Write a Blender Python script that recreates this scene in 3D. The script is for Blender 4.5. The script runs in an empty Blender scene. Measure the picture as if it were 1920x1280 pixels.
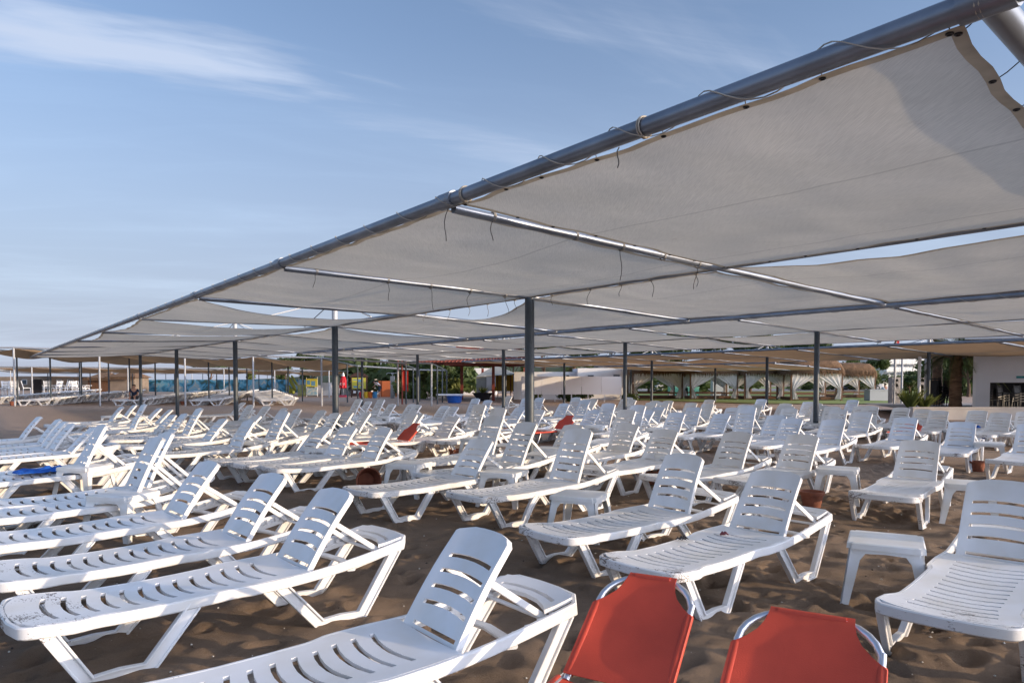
import bpy, bmesh, math, random
from math import sin, cos, pi, radians, sqrt, atan2, hypot
from mathutils import Vector, Matrix, noise
random.seed(7)
# ------------------------------------------------------------------ camera, sky, sun, exposure
scene = bpy.context.scene
COL = scene.collection
F, CY, EYE, PIT = 1322.0, 759.3, 1.40, 0.035
cam_d = bpy.data.cameras.new('camera'); cam = bpy.data.objects.new('camera', cam_d); COL.objects.link(cam)
cam_d.sensor_width = 36.0; cam_d.lens = F / 1920 * 36; cam_d.clip_start = 0.05; cam_d.clip_end = 3000
cam_d.shift_y = (CY - 640) / 1920
cam.location = (0, 0, EYE); cam.rotation_euler = (pi / 2 - PIT, 0, 0)
scene.camera = cam
SUN_EL, SUN_AZ = radians(8.5), radians(109.0)      # azimuth clockwise from +Y (straight ahead)
world = bpy.data.worlds.new('World'); scene.world = world; world.use_nodes = True
wn, wl = world.node_tree.nodes, world.node_tree.links
wn.clear()
def wnode(t, **k):
    n = wn.new(t)
    for a, b in k.items(): setattr(n, a, b)
    return n
sky = wnode('ShaderNodeTexSky', sky_type='NISHITA', sun_disc=False, sun_elevation=SUN_EL, sun_rotation=SUN_AZ,
            air_density=1.0, dust_density=0.6, ozone_density=2.5)
wtc = wnode('ShaderNodeTexCoord'); wsep = wnode('ShaderNodeSeparateXYZ'); wl.new(wtc.outputs['Generated'], wsep.inputs[0])
wadd = wnode('ShaderNodeMath', operation='ADD'); wadd.inputs[1].default_value = 0.16; wl.new(wsep.outputs['Z'], wadd.inputs[0])
wdx = wnode('ShaderNodeMath', operation='DIVIDE'); wdy = wnode('ShaderNodeMath', operation='DIVIDE')
wl.new(wsep.outputs['X'], wdx.inputs[0]); wl.new(wadd.outputs[0], wdx.inputs[1])
wl.new(wsep.outputs['Y'], wdy.inputs[0]); wl.new(wadd.outputs[0], wdy.inputs[1])
wcmb = wnode('ShaderNodeCombineXYZ'); wl.new(wdx.outputs[0], wcmb.inputs[0]); wl.new(wdy.outputs[0], wcmb.inputs[1])
def wcloud(rot, scl, loc, nscale, lo, hi, detail=8, dist=0.6):
    m0 = wnode('ShaderNodeMapping'); m0.inputs['Rotation'].default_value = (0, 0, rot); wl.new(wcmb.outputs[0], m0.inputs[0])
    m = wnode('ShaderNodeMapping'); m.inputs['Scale'].default_value = scl
    m.inputs['Location'].default_value = loc; wl.new(m0.outputs[0], m.inputs[0])
    n = wnode('ShaderNodeTexNoise'); n.inputs['Scale'].default_value = nscale; n.inputs['Detail'].default_value = detail
    n.inputs['Roughness'].default_value = 0.58; n.inputs['Distortion'].default_value = dist; wl.new(m.outputs[0], n.inputs['Vector'])
    r = wnode('ShaderNodeMapRange'); r.inputs['From Min'].default_value = lo; r.inputs['From Max'].default_value = hi
    r.interpolation_type = 'SMOOTHSTEP'; wl.new(n.outputs['Fac'], r.inputs[0]); return r.outputs[0]
c1 = wcloud(radians(-26), (0.45, 1.7, 1), (0.9, 0.35, 0), 0.9, 0.47, 0.72)
c2 = wcloud(radians(-12), (0.5, 2.6, 1), (4.1, 2.2, 3), 1.7, 0.45, 0.85)
# the broad cirrus bank on the left
def wscal(op, a, b):
    n = wnode('ShaderNodeMath', operation=op)
    for i, v in enumerate((a, b)):
        if isinstance(v, (int, float)): n.inputs[i].default_value = v
        else: wl.new(v, n.inputs[i])
    return n.outputs[0]
m3 = wnode('ShaderNodeMapping'); m3.inputs['Location'].default_value = (0.86, -1.50, 0); wl.new(wcmb.outputs[0], m3.inputs[0])
m3a = wnode('ShaderNodeMapping'); m3a.inputs['Rotation'].default_value = (0, 0, radians(-23)); wl.new(m3.outputs[0], m3a.inputs[0])
m3b = wnode('ShaderNodeMapping'); m3b.inputs['Scale'].default_value = (1.0, 4.6, 0); wl.new(m3a.outputs[0], m3b.inputs[0])
nd = wnode('ShaderNodeTexNoise'); nd.inputs['Scale'].default_value = 3.0; nd.inputs['Detail'].default_value = 7; wl.new(m3b.outputs[0], nd.inputs['Vector'])
vl = wnode('ShaderNodeVectorMath', operation='LENGTH'); wl.new(m3b.outputs[0], vl.inputs[0])
nl = wscal('MULTIPLY', nd.outputs['Fac'], 0.95)
ln = wscal('ADD', vl.outputs['Value'], nl)
r3 = wnode('ShaderNodeMapRange', interpolation_type='SMOOTHSTEP'); r3.inputs['From Min'].default_value = 1.30; r3.inputs['From Max'].default_value = 0.45
wl.new(ln, r3.inputs[0])
f1 = wscal('MULTIPLY', c1, 0.42); f2 = wscal('MULTIPLY', c2, 0.34); f3 = wscal('MULTIPLY', r3.outputs[0], 0.95)
fs = wscal('MAXIMUM', wscal('ADD', f1, f2), f3)
# pale veil that thickens towards the horizon
vz = wnode('ShaderNodeMapRange', interpolation_type='SMOOTHSTEP'); vz.inputs['From Min'].default_value = 0.50; vz.inputs['From Max'].default_value = 0.0
vz.inputs['To Min'].default_value = 0.14; vz.inputs['To Max'].default_value = 0.93; wl.new(wsep.outputs['Z'], vz.inputs[0])
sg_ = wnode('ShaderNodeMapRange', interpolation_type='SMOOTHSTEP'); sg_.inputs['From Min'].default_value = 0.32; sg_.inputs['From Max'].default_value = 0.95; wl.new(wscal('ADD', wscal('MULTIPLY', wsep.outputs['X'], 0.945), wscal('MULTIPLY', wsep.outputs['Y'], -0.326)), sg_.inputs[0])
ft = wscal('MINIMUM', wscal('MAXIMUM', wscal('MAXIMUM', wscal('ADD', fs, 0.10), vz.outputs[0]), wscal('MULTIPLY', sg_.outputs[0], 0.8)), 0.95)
hue = wnode('ShaderNodeMix', data_type='RGBA', blend_type='MULTIPLY'); hue.inputs['Factor'].default_value = 1.0
hue.inputs['B'].default_value = (0.70, 0.64, 0.67, 1); wl.new(sky.outputs[0], hue.inputs['A'])
wmix = wnode('ShaderNodeMix', data_type='RGBA'); wl.new(ft, wmix.inputs['Factor']); wl.new(hue.outputs['Result'], wmix.inputs['A'])
vc = wnode('ShaderNodeMix', data_type='RGBA'); wl.new(wscal('MINIMUM', wscal('MULTIPLY', fs, 1.6), 1.0), vc.inputs['Factor']); vc.inputs['A'].default_value = (1.14, 1.30, 1.72, 1); vc.inputs['B'].default_value = (1.50, 1.75, 2.25, 1)
vg = wnode('ShaderNodeMix', data_type='RGBA'); wl.new(sg_.outputs[0], vg.inputs['Factor']); wl.new(vc.outputs['Result'], vg.inputs['A']); vg.inputs['B'].default_value = (10.5, 10.9, 12.6, 1)  # strong sun-side glow outside the view, added as fill light
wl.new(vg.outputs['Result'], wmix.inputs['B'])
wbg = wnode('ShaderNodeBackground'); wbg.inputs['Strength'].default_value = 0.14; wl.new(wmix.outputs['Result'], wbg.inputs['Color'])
wo = wnode('ShaderNodeOutputWorld'); wl.new(wbg.outputs[0], wo.inputs[0])
sun_d = bpy.data.lights.new('sun', 'SUN'); sun = bpy.data.objects.new('sun', sun_d); COL.objects.link(sun)
sun_d.energy = 2.0; sun_d.angle = radians(0.6); sun_d.color = (0.84, 0.64, 0.43)
sdir = Vector((sin(SUN_AZ) * cos(SUN_EL), cos(SUN_AZ) * cos(SUN_EL), sin(SUN_EL)))
sun.rotation_euler = sdir.to_track_quat('Z', 'Y').to_euler(); sun.location = (30, -10, 30)
scene.view_settings.view_transform = 'Standard'; scene.view_settings.look = 'None'
scene.view_settings.exposure = 1.50; scene.view_settings.gamma = 1.0
scene.render.engine = 'CYCLES'; scene.cycles.max_bounces = 7; scene.cycles.transparent_max_bounces = 6
scene.cycles.caustics_reflective = False; scene.cycles.caustics_refractive = False

# ------------------------------------------------------------------ pixel -> place helpers
CP, SP = cos(PIT), sin(PIT)
def ray(px, py):
    a, b = (px - 960) / F, (CY - py) / F
    return Vector((a, CP + b * SP, b * CP - SP))
def on_z(px, py, z):
    r = ray(px, py); t = (z - EYE) / r.z; return Vector((r.x * t, r.y * t, z))
def at(px, py, Y):
    r = ray(px, py); t = Y / r.y; return Vector((r.x * t, Y, EYE + r.z * t))
def proj(p):
    X, Y, Z = p[0], p[1], p[2] - EYE
    y2 = Y * CP - Z * SP; z2 = Y * SP + Z * CP
    return 960 + F * X / y2, CY - F * z2 / y2

# ------------------------------------------------------------------ materials
MATS = {}
def mat(name, color, rough=0.6, metal=0.0, noise_amt=0.0, nscale=5.0, color2=None, bump=0.0, bscale=60.0, spec=0.5, trans=0.0, coords='Object', stretch=(1, 1, 1)):
    if name in MATS: return MATS[name]
    m = bpy.data.materials.new(name); m.use_nodes = True; nt = m.node_tree; n, l = nt.nodes, nt.links
    b = n['Principled BSDF']; b.inputs['Roughness'].default_value = rough; b.inputs['Metallic'].default_value = metal
    b.inputs['Specular IOR Level'].default_value = spec
    b.inputs['Base Color'].default_value = (*color, 1)
    tc = n.new('ShaderNodeTexCoord'); mp = n.new('ShaderNodeMapping'); mp.inputs['Scale'].default_value = stretch
    l.new(tc.outputs[coords], mp.inputs[0])
    if noise_amt or color2:
        t = n.new('ShaderNodeTexNoise'); t.inputs['Scale'].default_value = nscale; t.inputs['Detail'].default_value = 6
        l.new(mp.outputs[0], t.inputs['Vector'])
        r = n.new('ShaderNodeMapRange'); r.inputs['From Min'].default_value = 0.35; r.inputs['From Max'].default_value = 0.65
        l.new(t.outputs['Fac'], r.inputs[0])
        x = n.new('ShaderNodeMix'); x.data_type = 'RGBA'; l.new(r.outputs[0], x.inputs['Factor'])
        c2 = color2 or tuple(c * (1 - noise_amt) for c in color)
        x.inputs['A'].default_value = (*color, 1); x.inputs['B'].default_value = (*c2, 1)
        l.new(x.outputs['Result'], b.inputs['Base Color'])
    if bump:
        t2 = n.new('ShaderNodeTexNoise'); t2.inputs['Scale'].default_value = bscale; t2.inputs['Detail'].default_value = 4
        l.new(mp.outputs[0], t2.inputs['Vector'])
        bp = n.new('ShaderNodeBump'); bp.inputs['Strength'].default_value = bump; bp.inputs['Distance'].default_value = 0.02
        l.new(t2.outputs['Fac'], bp.inputs['Height']); l.new(bp.outputs[0], b.inputs['Normal'])
    if trans:
        tr = n.new('ShaderNodeBsdfTranslucent'); ms = n.new('ShaderNodeMixShader'); ms.inputs[0].default_value = trans
        out = n['Material Output']; l.new(b.outputs[0], ms.inputs[1]); l.new(tr.outputs[0], ms.inputs[2]); l.new(ms.outputs[0], out.inputs[0])
        if b.inputs['Base Color'].is_linked: l.new(b.inputs['Base Color'].links[0].from_socket, tr.inputs['Color'])
        else: tr.inputs['Color'].default_value = (*color, 1)
    MATS[name] = m; return m

def plastic_mat():
    m = bpy.data.materials.new('white_plastic'); m.use_nodes = True; n, l = m.node_tree.nodes, m.node_tree.links
    b = n['Principled BSDF']; b.inputs['Roughness'].default_value = 0.33; b.inputs['Specular IOR Level'].default_value = 0.5
    tc = n.new('ShaderNodeTexCoord'); oi = n.new('ShaderNodeObjectInfo')
    va = n.new('ShaderNodeVectorMath'); va.operation = 'ADD'; l.new(tc.outputs['Object'], va.inputs[0])
    vm = n.new('ShaderNodeMath'); vm.operation = 'MULTIPLY'; vm.inputs[1].default_value = 37.0; l.new(oi.outputs['Random'], vm.inputs[0])
    l.new(vm.outputs[0], va.inputs[1])
    # soft grime over everything
    g = n.new('ShaderNodeTexNoise'); g.inputs['Scale'].default_value = 3.5; g.inputs['Detail'].default_value = 8; l.new(va.outputs[0], g.inputs['Vector'])
    gr = n.new('ShaderNodeMapRange'); gr.inputs['From Min'].default_value = 0.42; gr.inputs['From Max'].default_value = 0.75; gr.inputs['To Max'].default_value = 0.5
    l.new(g.outputs['Fac'], gr.inputs[0])
    mx = n.new('ShaderNodeMix'); mx.data_type = 'RGBA'; mx.inputs['A'].default_value = (0.80, 0.815, 0.84, 1); mx.inputs['B'].default_value = (0.60, 0.555, 0.46, 1)
    l.new(gr.outputs[0], mx.inputs['Factor'])
    # brown debris specks gathered at the foot end, streaked crosswise
    mp = n.new('ShaderNodeMapping'); mp.inputs['Scale'].default_value = (95, 30, 95); mp.inputs['Rotation'].default_value = (0, 0, 0.5); l.new(va.outputs[0], mp.inputs[0])
    s = n.new('ShaderNodeTexNoise'); s.inputs['Scale'].default_value = 1.0; s.inputs['Detail'].default_value = 5; s.inputs['Roughness'].default_value = 0.75; l.new(mp.outputs[0], s.inputs['Vector'])
    sp = n.new('ShaderNodeSeparateXYZ'); l.new(tc.outputs['Object'], sp.inputs[0])
    fx = n.new('ShaderNodeMapRange'); fx.inputs['From Min'].default_value = 0.02; fx.inputs['From Max'].default_value = 0.60; fx.inputs['To Min'].default_value = 0.125; fx.inputs['To Max'].default_value = -0.16
    l.new(sp.outputs['X'], fx.inputs[0])
    big = n.new('ShaderNodeTexNoise'); big.inputs['Scale'].default_value = 5.0; l.new(va.outputs[0], big.inputs['Vector'])
    bb = n.new('ShaderNodeMapRange'); bb.inputs['From Min'].default_value = 0.42; bb.inputs['From Max'].default_value = 0.66; bb.inputs['To Min'].default_value = -0.12; bb.inputs['To Max'].default_value = 0.07
    l.new(big.outputs['Fac'], bb.inputs[0])
    a1 = n.new('ShaderNodeMath'); a1.operation = 'ADD'; l.new(s.outputs['Fac'], a1.inputs[0]); l.new(fx.outputs[0], a1.inputs[1])
    a2 = n.new('ShaderNodeMath'); a2.operation = 'ADD'; l.new(a1.outputs[0], a2.inputs[0]); l.new(bb.outputs[0], a2.inputs[1])
    th = n.new('ShaderNodeMapRange'); th.inputs['From Min'].default_value = 0.655; th.inputs['From Max'].default_value = 0.70; th.inputs['To Max'].default_value = 0.85; l.new(a2.outputs[0], th.inputs[0])
    m2 = n.new('ShaderNodeMix'); m2.data_type = 'RGBA'; l.new(th.outputs[0], m2.inputs['Factor']); l.new(mx.outputs['Result'], m2.inputs['A']); m2.inputs['B'].default_value = (0.10, 0.065, 0.045, 1)
    hs = n.new('ShaderNodeHueSaturation'); l.new(m2.outputs['Result'], hs.inputs['Color'])
    vr = n.new('ShaderNodeMapRange'); vr.inputs['To Min'].default_value = 0.90; vr.inputs['To Max'].default_value = 1.04; l.new(oi.outputs['Random'], vr.inputs[0]); l.new(vr.outputs[0], hs.inputs['Value'])
    l.new(hs.outputs[0], b.inputs['Base Color'])
    MATS['white_plastic'] = m; return m
M_PL = plastic_mat()
M_PL2 = mat('table_plastic', (0.80, 0.815, 0.835), 0.36, color2=(0.71, 0.69, 0.64), nscale=4.5)

def sand_mat():
    m = bpy.data.materials.new('brown_sand'); m.use_nodes = True; n, l = m.node_tree.nodes, m.node_tree.links
    b = n['Principled BSDF']; b.inputs['Roughness'].default_value = 0.9; b.inputs['Specular IOR Level'].default_value = 0.25
    tc = n.new('ShaderNodeTexCoord')
    def nz(sc, d=6, ro=0.55):
        t = n.new('ShaderNodeTexNoise'); t.inputs['Scale'].default_value = sc; t.inputs['Detail'].default_value = d; t.inputs['Roughness'].default_value = ro
        l.new(tc.outputs['Object'], t.inputs['Vector']); return t
    def ramp(src, lo, hi, a, c):
        r = n.new('ShaderNodeMapRange'); r.inputs['From Min'].default_value = lo; r.inputs['From Max'].default_value = hi; l.new(src, r.inputs[0])
        x = n.new('ShaderNodeMix'); x.data_type = 'RGBA'; l.new(r.outputs[0], x.inputs['Factor'])
        for k, v in (('A', a), ('B', c)):
            if isinstance(v, tuple): x.inputs[k].default_value = (*v, 1)
            else: l.new(v, x.inputs[k])
        return x.outputs['Result']
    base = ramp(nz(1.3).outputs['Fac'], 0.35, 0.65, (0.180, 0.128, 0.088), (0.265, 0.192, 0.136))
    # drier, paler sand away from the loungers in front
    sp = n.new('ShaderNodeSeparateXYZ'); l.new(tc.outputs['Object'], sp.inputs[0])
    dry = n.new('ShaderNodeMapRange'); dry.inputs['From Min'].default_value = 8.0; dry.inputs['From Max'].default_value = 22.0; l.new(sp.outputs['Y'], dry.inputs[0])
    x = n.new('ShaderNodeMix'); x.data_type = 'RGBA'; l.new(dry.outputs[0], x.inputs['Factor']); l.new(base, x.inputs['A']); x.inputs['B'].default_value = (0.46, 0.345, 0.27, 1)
    grains = nz(420, 2, 0.7)
    g2 = ramp(grains.outputs['Fac'], 0.30, 0.42, (0.035, 0.028, 0.022), x.outputs['Result'])
    vor = n.new('ShaderNodeTexVoronoi'); vor.inputs['Scale'].default_value = 26; l.new(tc.outputs['Object'], vor.inputs['Vector'])
    lt = n.new('ShaderNodeMath'); lt.operation = 'LESS_THAN'; lt.inputs[1].default_value = 0.055; l.new(vor.outputs['Distance'], lt.inputs[0])
    sc = n.new('ShaderNodeSeparateColor'); l.new(vor.outputs['Color'], sc.inputs[0])
    lt2 = n.new('ShaderNodeMath'); lt2.operation = 'GREATER_THAN'; lt2.inputs[1].default_value = 0.80; l.new(sc.outputs[0], lt2.inputs[0])
    mu = n.new('ShaderNodeMath'); mu.operation = 'MULTIPLY'; l.new(lt.outputs[0], mu.inputs[0]); l.new(lt2.outputs[0], mu.inputs[1])
    x2 = n.new('ShaderNodeMix'); x2.data_type = 'RGBA'; l.new(mu.outputs[0], x2.inputs['Factor']); l.new(g2, x2.inputs['A']); x2.inputs['B'].default_value = (0.55, 0.50, 0.44, 1)
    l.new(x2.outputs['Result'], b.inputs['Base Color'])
    bp = n.new('ShaderNodeBump'); bp.inputs['Strength'].default_value = 0.8; bp.inputs['Distance'].default_value = 0.016
    h = n.new('ShaderNodeMath'); h.operation = 'ADD'; hm = n.new('ShaderNodeMath'); hm.operation = 'MULTIPLY'; hm.inputs[1].default_value = 0.5
    l.new(grains.outputs['Fac'], hm.inputs[0]); l.new(hm.outputs[0], h.inputs[0]); l.new(nz(30, 9, 0.75).outputs['Fac'], h.inputs[1])
    l.new(h.outputs[0], bp.inputs['Height']); l.new(bp.outputs[0], b.inputs['Normal'])
    return m
def cloth_mat(name, col, col2, trans):
    m = bpy.data.materials.new(name); m.use_nodes = True; n, l = m.node_tree.nodes, m.node_tree.links
    b = n['Principled BSDF']; b.inputs['Roughness'].default_value = 0.85; b.inputs['Specular IOR Level'].default_value = 0.2
    tc = n.new('ShaderNodeTexCoord')
    t = n.new('ShaderNodeTexNoise'); t.inputs['Scale'].default_value = 0.9; t.inputs['Detail'].default_value = 9; t.inputs['Roughness'].default_value = 0.65
    mp = n.new('ShaderNodeMapping'); mp.inputs['Rotation'].default_value = (0, 0, 0.66); mp.inputs['Scale'].default_value = (0.5, 1.6, 1)
    l.new(tc.outputs['Object'], mp.inputs[0]); l.new(mp.outputs[0], t.inputs['Vector'])
    r = n.new('ShaderNodeMapRange'); r.inputs['From Min'].default_value = 0.3; r.inputs['From Max'].default_value = 0.7; l.new(t.outputs['Fac'], r.inputs[0])
    x = n.new('ShaderNodeMix'); x.data_type = 'RGBA'; x.inputs['A'].default_value = (*col, 1); x.inputs['B'].default_value = (*col2, 1); l.new(r.outputs[0], x.inputs['Factor'])
    # woven threads
    mp2 = n.new('ShaderNodeMapping'); mp2.inputs['Rotation'].default_value = (0, 0, -0.657); mp2.inputs['Scale'].default_value = (230, 10, 10); l.new(tc.outputs['Object'], mp2.inputs[0])
    w = n.new('ShaderNodeTexNoise'); w.inputs['Scale'].default_value = 1.0; w.inputs['Detail'].default_value = 2; l.new(mp2.outputs[0], w.inputs['Vector'])
    wr = n.new('ShaderNodeMapRange'); wr.inputs['From Min'].default_value = 0.3; wr.inputs['From Max'].default_value = 0.7; wr.inputs['To Min'].default_value = 0.88; wr.inputs['To Max'].default_value = 1.08; l.new(w.outputs['Fac'], wr.inputs[0])
    hs = n.new('ShaderNodeHueSaturation'); l.new(x.outputs['Result'], hs.inputs['Color']); l.new(wr.outputs[0], hs.inputs['Value'])
    # sewn seams across the cloth and a few rusty stains
    mp3 = n.new('ShaderNodeMapping'); mp3.inputs['Rotation'].default_value = (0, 0, -0.657); mp3.inputs['Location'].default_value = (0.3, 0.45, 0); l.new(tc.outputs['Object'], mp3.inputs[0])
    s3 = n.new('ShaderNodeSeparateXYZ'); l.new(mp3.outputs[0], s3.inputs[0])
    dv = n.new('ShaderNodeMath'); dv.operation = 'DIVIDE'; dv.inputs[1].default_value = 1.52; l.new(s3.outputs['X'], dv.inputs[0])
    fr = n.new('ShaderNodeMath'); fr.operation = 'FRACT'; l.new(dv.outputs[0], fr.inputs[0])
    lt = n.new('ShaderNodeMath'); lt.operation = 'LESS_THAN'; lt.inputs[1].default_value = 0.016; l.new(fr.outputs[0], lt.inputs[0])
    sm = n.new('ShaderNodeMath'); sm.operation = 'MULTIPLY'; sm.inputs[1].default_value = 0.22; l.new(lt.outputs[0], sm.inputs[0])
    xs_ = n.new('ShaderNodeMix'); xs_.data_type = 'RGBA'; l.new(sm.outputs[0], xs_.inputs['Factor']); l.new(hs.outputs[0], xs_.inputs['A']); xs_.inputs['B'].default_value = (0.12, 0.10, 0.08, 1)
    st = n.new('ShaderNodeTexNoise'); st.inputs['Scale'].default_value = 2.2; st.inputs['Detail'].default_value = 7; st.inputs['Roughness'].default_value = 0.7; l.new(tc.outputs['Object'], st.inputs['Vector'])
    sr = n.new('ShaderNodeMapRange'); sr.inputs['From Min'].default_value = 0.66; sr.inputs['From Max'].default_value = 0.78; sr.inputs['To Max'].default_value = 0.45; l.new(st.outputs['Fac'], sr.inputs[0])
    xt = n.new('ShaderNodeMix'); xt.data_type = 'RGBA'; l.new(sr.outputs[0], xt.inputs['Factor']); l.new(xs_.outputs['Result'], xt.inputs['A']); xt.inputs['B'].default_value = (0.34, 0.25, 0.16, 1)
    hs = xt; hso = xt.outputs['Result']
    l.new(hso, b.inputs['Base Color'])
    tr = n.new('ShaderNodeBsdfTranslucent'); l.new(hso, tr.inputs['Color'])
    ms = n.new('ShaderNodeMixShader'); ms.inputs[0].default_value = trans; l.new(b.outputs[0], ms.inputs[1]); l.new(tr.outputs[0], ms.inputs[2])
    l.new(ms.outputs[0], n['Material Output'].inputs[0]); MATS[name] = m; return m

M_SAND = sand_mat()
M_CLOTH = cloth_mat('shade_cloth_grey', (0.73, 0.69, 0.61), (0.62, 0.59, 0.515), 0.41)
M_TAN = cloth_mat('shade_cloth_tan', (0.50, 0.33, 0.19), (0.42, 0.27, 0.15), 0.38)  # tan includes the warmth of sunlight passing through, put into the colour
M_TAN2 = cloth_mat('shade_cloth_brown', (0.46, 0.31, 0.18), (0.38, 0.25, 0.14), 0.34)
M_HEM = mat('cloth_hem', (0.52, 0.43, 0.31), 0.85, noise_amt=0.25, nscale=6, trans=0.3)
M_POST = mat('painted_steel', (0.062, 0.080, 0.098), 0.42, noise_amt=0.25, nscale=4, spec=0.5)
M_PIPE = mat('galvanised_pipe', (0.25, 0.28, 0.33), 0.38, 0.55, noise_amt=0.35, nscale=3, spec=0.5)
M_ROPE = mat('rope', (0.42, 0.38, 0.32), 0.9); M_CORD = mat('dark_cord', (0.13, 0.115, 0.10), 0.9)
M_GROM = mat('grommet', (0.05, 0.05, 0.055), 0.4, 0.6)
M_RED = mat('red_fabric', (0.66, 0.078, 0.040), 0.55, noise_amt=0.18, nscale=4, bump=0.15, bscale=300, trans=0.12)
M_ALU = mat('aluminium_tube', (0.75, 0.76, 0.80), 0.28, 0.85)
M_TERRA = mat('terracotta', (0.30, 0.10, 0.055), 0.8, noise_amt=0.4, nscale=9)
M_WHITEP = mat('white_paint', (0.78, 0.79, 0.80), 0.6, noise_amt=0.08, nscale=1.5)
M_BLUE = mat('blue_plastic', (0.012, 0.10, 0.45), 0.4); M_TOWEL = mat('blue_towel', (0.008, 0.11, 0.50), 0.95, bump=0.5, bscale=200)
M_WOOD = mat('brown_wood', (0.16, 0.075, 0.035), 0.7, noise_amt=0.4, nscale=7); M_REDW = mat('red_painted_wood', (0.25, 0.050, 0.028), 0.6, noise_amt=0.3)
M_LEAF = mat('leaf_dark', (0.045, 0.075, 0.020), 0.6, color2=(0.085, 0.125, 0.032), nscale=0.9, trans=0.25)
M_LEAF2 = mat('leaf_light', (0.11, 0.15, 0.035), 0.6, color2=(0.17, 0.20, 0.05), nscale=0.9, trans=0.3)
M_BARK = mat('bark', (0.16, 0.10, 0.065), 0.9, noise_amt=0.5, nscale=6, bump=0.6, bscale=18)
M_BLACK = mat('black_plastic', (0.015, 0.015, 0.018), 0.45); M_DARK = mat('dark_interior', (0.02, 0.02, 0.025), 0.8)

# ------------------------------------------------------------------ mesh helpers
class MB:
    def __init__(s): s.v, s.f, s.m = [], [], []; s.mi = 0
    def face(s, idx): s.f.append(idx); s.m.append(s.mi)
    def vert(s, p): s.v.append(tuple(p)); return len(s.v) - 1
    def box(s, x0, y0, z0, x1, y1, z1, M=None):
        P = [Vector(p) for p in ((x0, y0, z0), (x1, y0, z0), (x1, y1, z0), (x0, y1, z0), (x0, y0, z1), (x1, y0, z1), (x1, y1, z1), (x0, y1, z1))]
        if M: P = [M @ p for p in P]
        b = [s.vert(p) for p in P]
        for q in ((0, 3, 2, 1), (4, 5, 6, 7), (0, 1, 5, 4), (1, 2, 6, 5), (2, 3, 7, 6), (3, 0, 4, 7)): s.face([b[i] for i in q])
        return s
    def tube(s, pts, r, n=8, closed=False, cap=True):
        pts = [Vector(p) for p in pts]; N = len(pts); rr = r if isinstance(r, (list, tuple)) else [r] * N
        rings = []; up = None
        for i, p in enumerate(pts):
            a = pts[i - 1] if (i > 0 or closed) else p; c = pts[(i + 1) % N] if (i < N - 1 or closed) else p
            d = (c - a)
            if d.length < 1e-9: d = Vector((0, 0, 1))
            d.normalize()
            if up is None: up = Vector((0, 0, 1)) if abs(d.z) < 0.9 else Vector((1, 0, 0))
            x = up - d * up.dot(d)
            if x.length < 1e-6: x = d.orthogonal()
            x.normalize(); up = x; y = d.cross(x)
            rings.append([s.vert(p + (x * cos(2 * pi * k / n) + y * sin(2 * pi * k / n)) * rr[i]) for k in range(n)])
        for i in range(N if closed else N - 1):
            a, b = rings[i], rings[(i + 1) % N]
            for k in range(n): s.face([a[k], a[(k + 1) % n], b[(k + 1) % n], b[k]])
        if cap and not closed: s.face(rings[0][::-1]); s.face(rings[-1])
        return s
    def sweep(s, pts, side, w, h, closed=False, ch=0.25):
        """rounded-rectangle section swept along pts; side: function/vec giving the sideways axis; w across, h the other way"""
        pts = [Vector(p) for p in pts]; N = len(pts); rings = []
        c = min(w, h) * ch; hw, hh = w / 2, h / 2
        sec = [(hw, -hh + c), (hw, hh - c), (hw - c, hh), (-hw + c, hh), (-hw, hh - c), (-hw, -hh + c), (-hw + c, -hh), (hw - c, -hh)]
        for i, p in enumerate(pts):
            a = pts[i - 1] if (i > 0 or closed) else p; b = pts[(i + 1) % N] if (i < N - 1 or closed) else p
            d = (b - a).normalized(); sd = side(i) if callable(side) else side
            sd = Vector(sd); sd = (sd - d * sd.dot(d)).normalized(); up = sd.cross(d)
            k = 1.0
            if (0 < i < N - 1) or closed:
                d1 = (p - a).normalized(); d2 = (b - p).normalized(); k = 1 / max(0.5, sqrt(max(0.0, (1 + d1.dot(d2)) / 2)))
            rings.append([s.vert(p + sd * u + up * v * (k if abs(sd.dot(Vector((0, 0, 1)))) < 0.5 else 1)) for u, v in sec])
        n = 8
        for i in range(N if closed else N - 1):
            a, b = rings[i], rings[(i + 1) % N]
            for k in range(n): s.face([a[k], a[(k + 1) % n], b[(k + 1) % n], b[k]])
        if not closed: s.face(rings[0][::-1]); s.face(rings[-1])
        return s
    def slab(s, top, faces, t):
        """top: list of Vector, faces: index quads (ccw from above), t: thickness Vector pointing to the back side; closed solid"""
        n0 = len(s.v)
        for p in top: s.vert(p)
        tt = t if isinstance(t, (list, tuple)) and not isinstance(t, Vector) else None
        for i, p in enumerate(top): s.vert(Vector(p) + (tt[i] if tt else t))
        N = len(top); edges = {}
        for f in faces:
            s.face([n0 + i for i in f]); s.face([n0 + N + i for i in reversed(f)])
            for a, b in zip(f, f[1:] + f[:1]): edges[(a, b)] = 1
        for (a, b) in list(edges):
            if (b, a) not in edges: s.face([n0 + b, n0 + a, n0 + N + a, n0 + N + b])
        return s
    def cyl(s, p, r0, r1, h, n=16):
        return s.tube([p, Vector(p) + Vector((0, 0, h))], [r0, r1], n)
    def mesh(s, name, mats, smooth=True, angle=40):
        me = bpy.data.meshes.new(name); me.from_pydata(s.v, [], s.f)
        for m in (mats if isinstance(mats, (list, tuple)) else [mats]): me.materials.append(m)
        if max(s.m, default=0) > 0: me.polygons.foreach_set('material_index', s.m)
        me.update()
        if smooth:
            me.polygons.foreach_set('use_smooth', [True] * len(me.polygons)); me.set_sharp_from_angle(angle=radians(angle))
        return me
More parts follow.
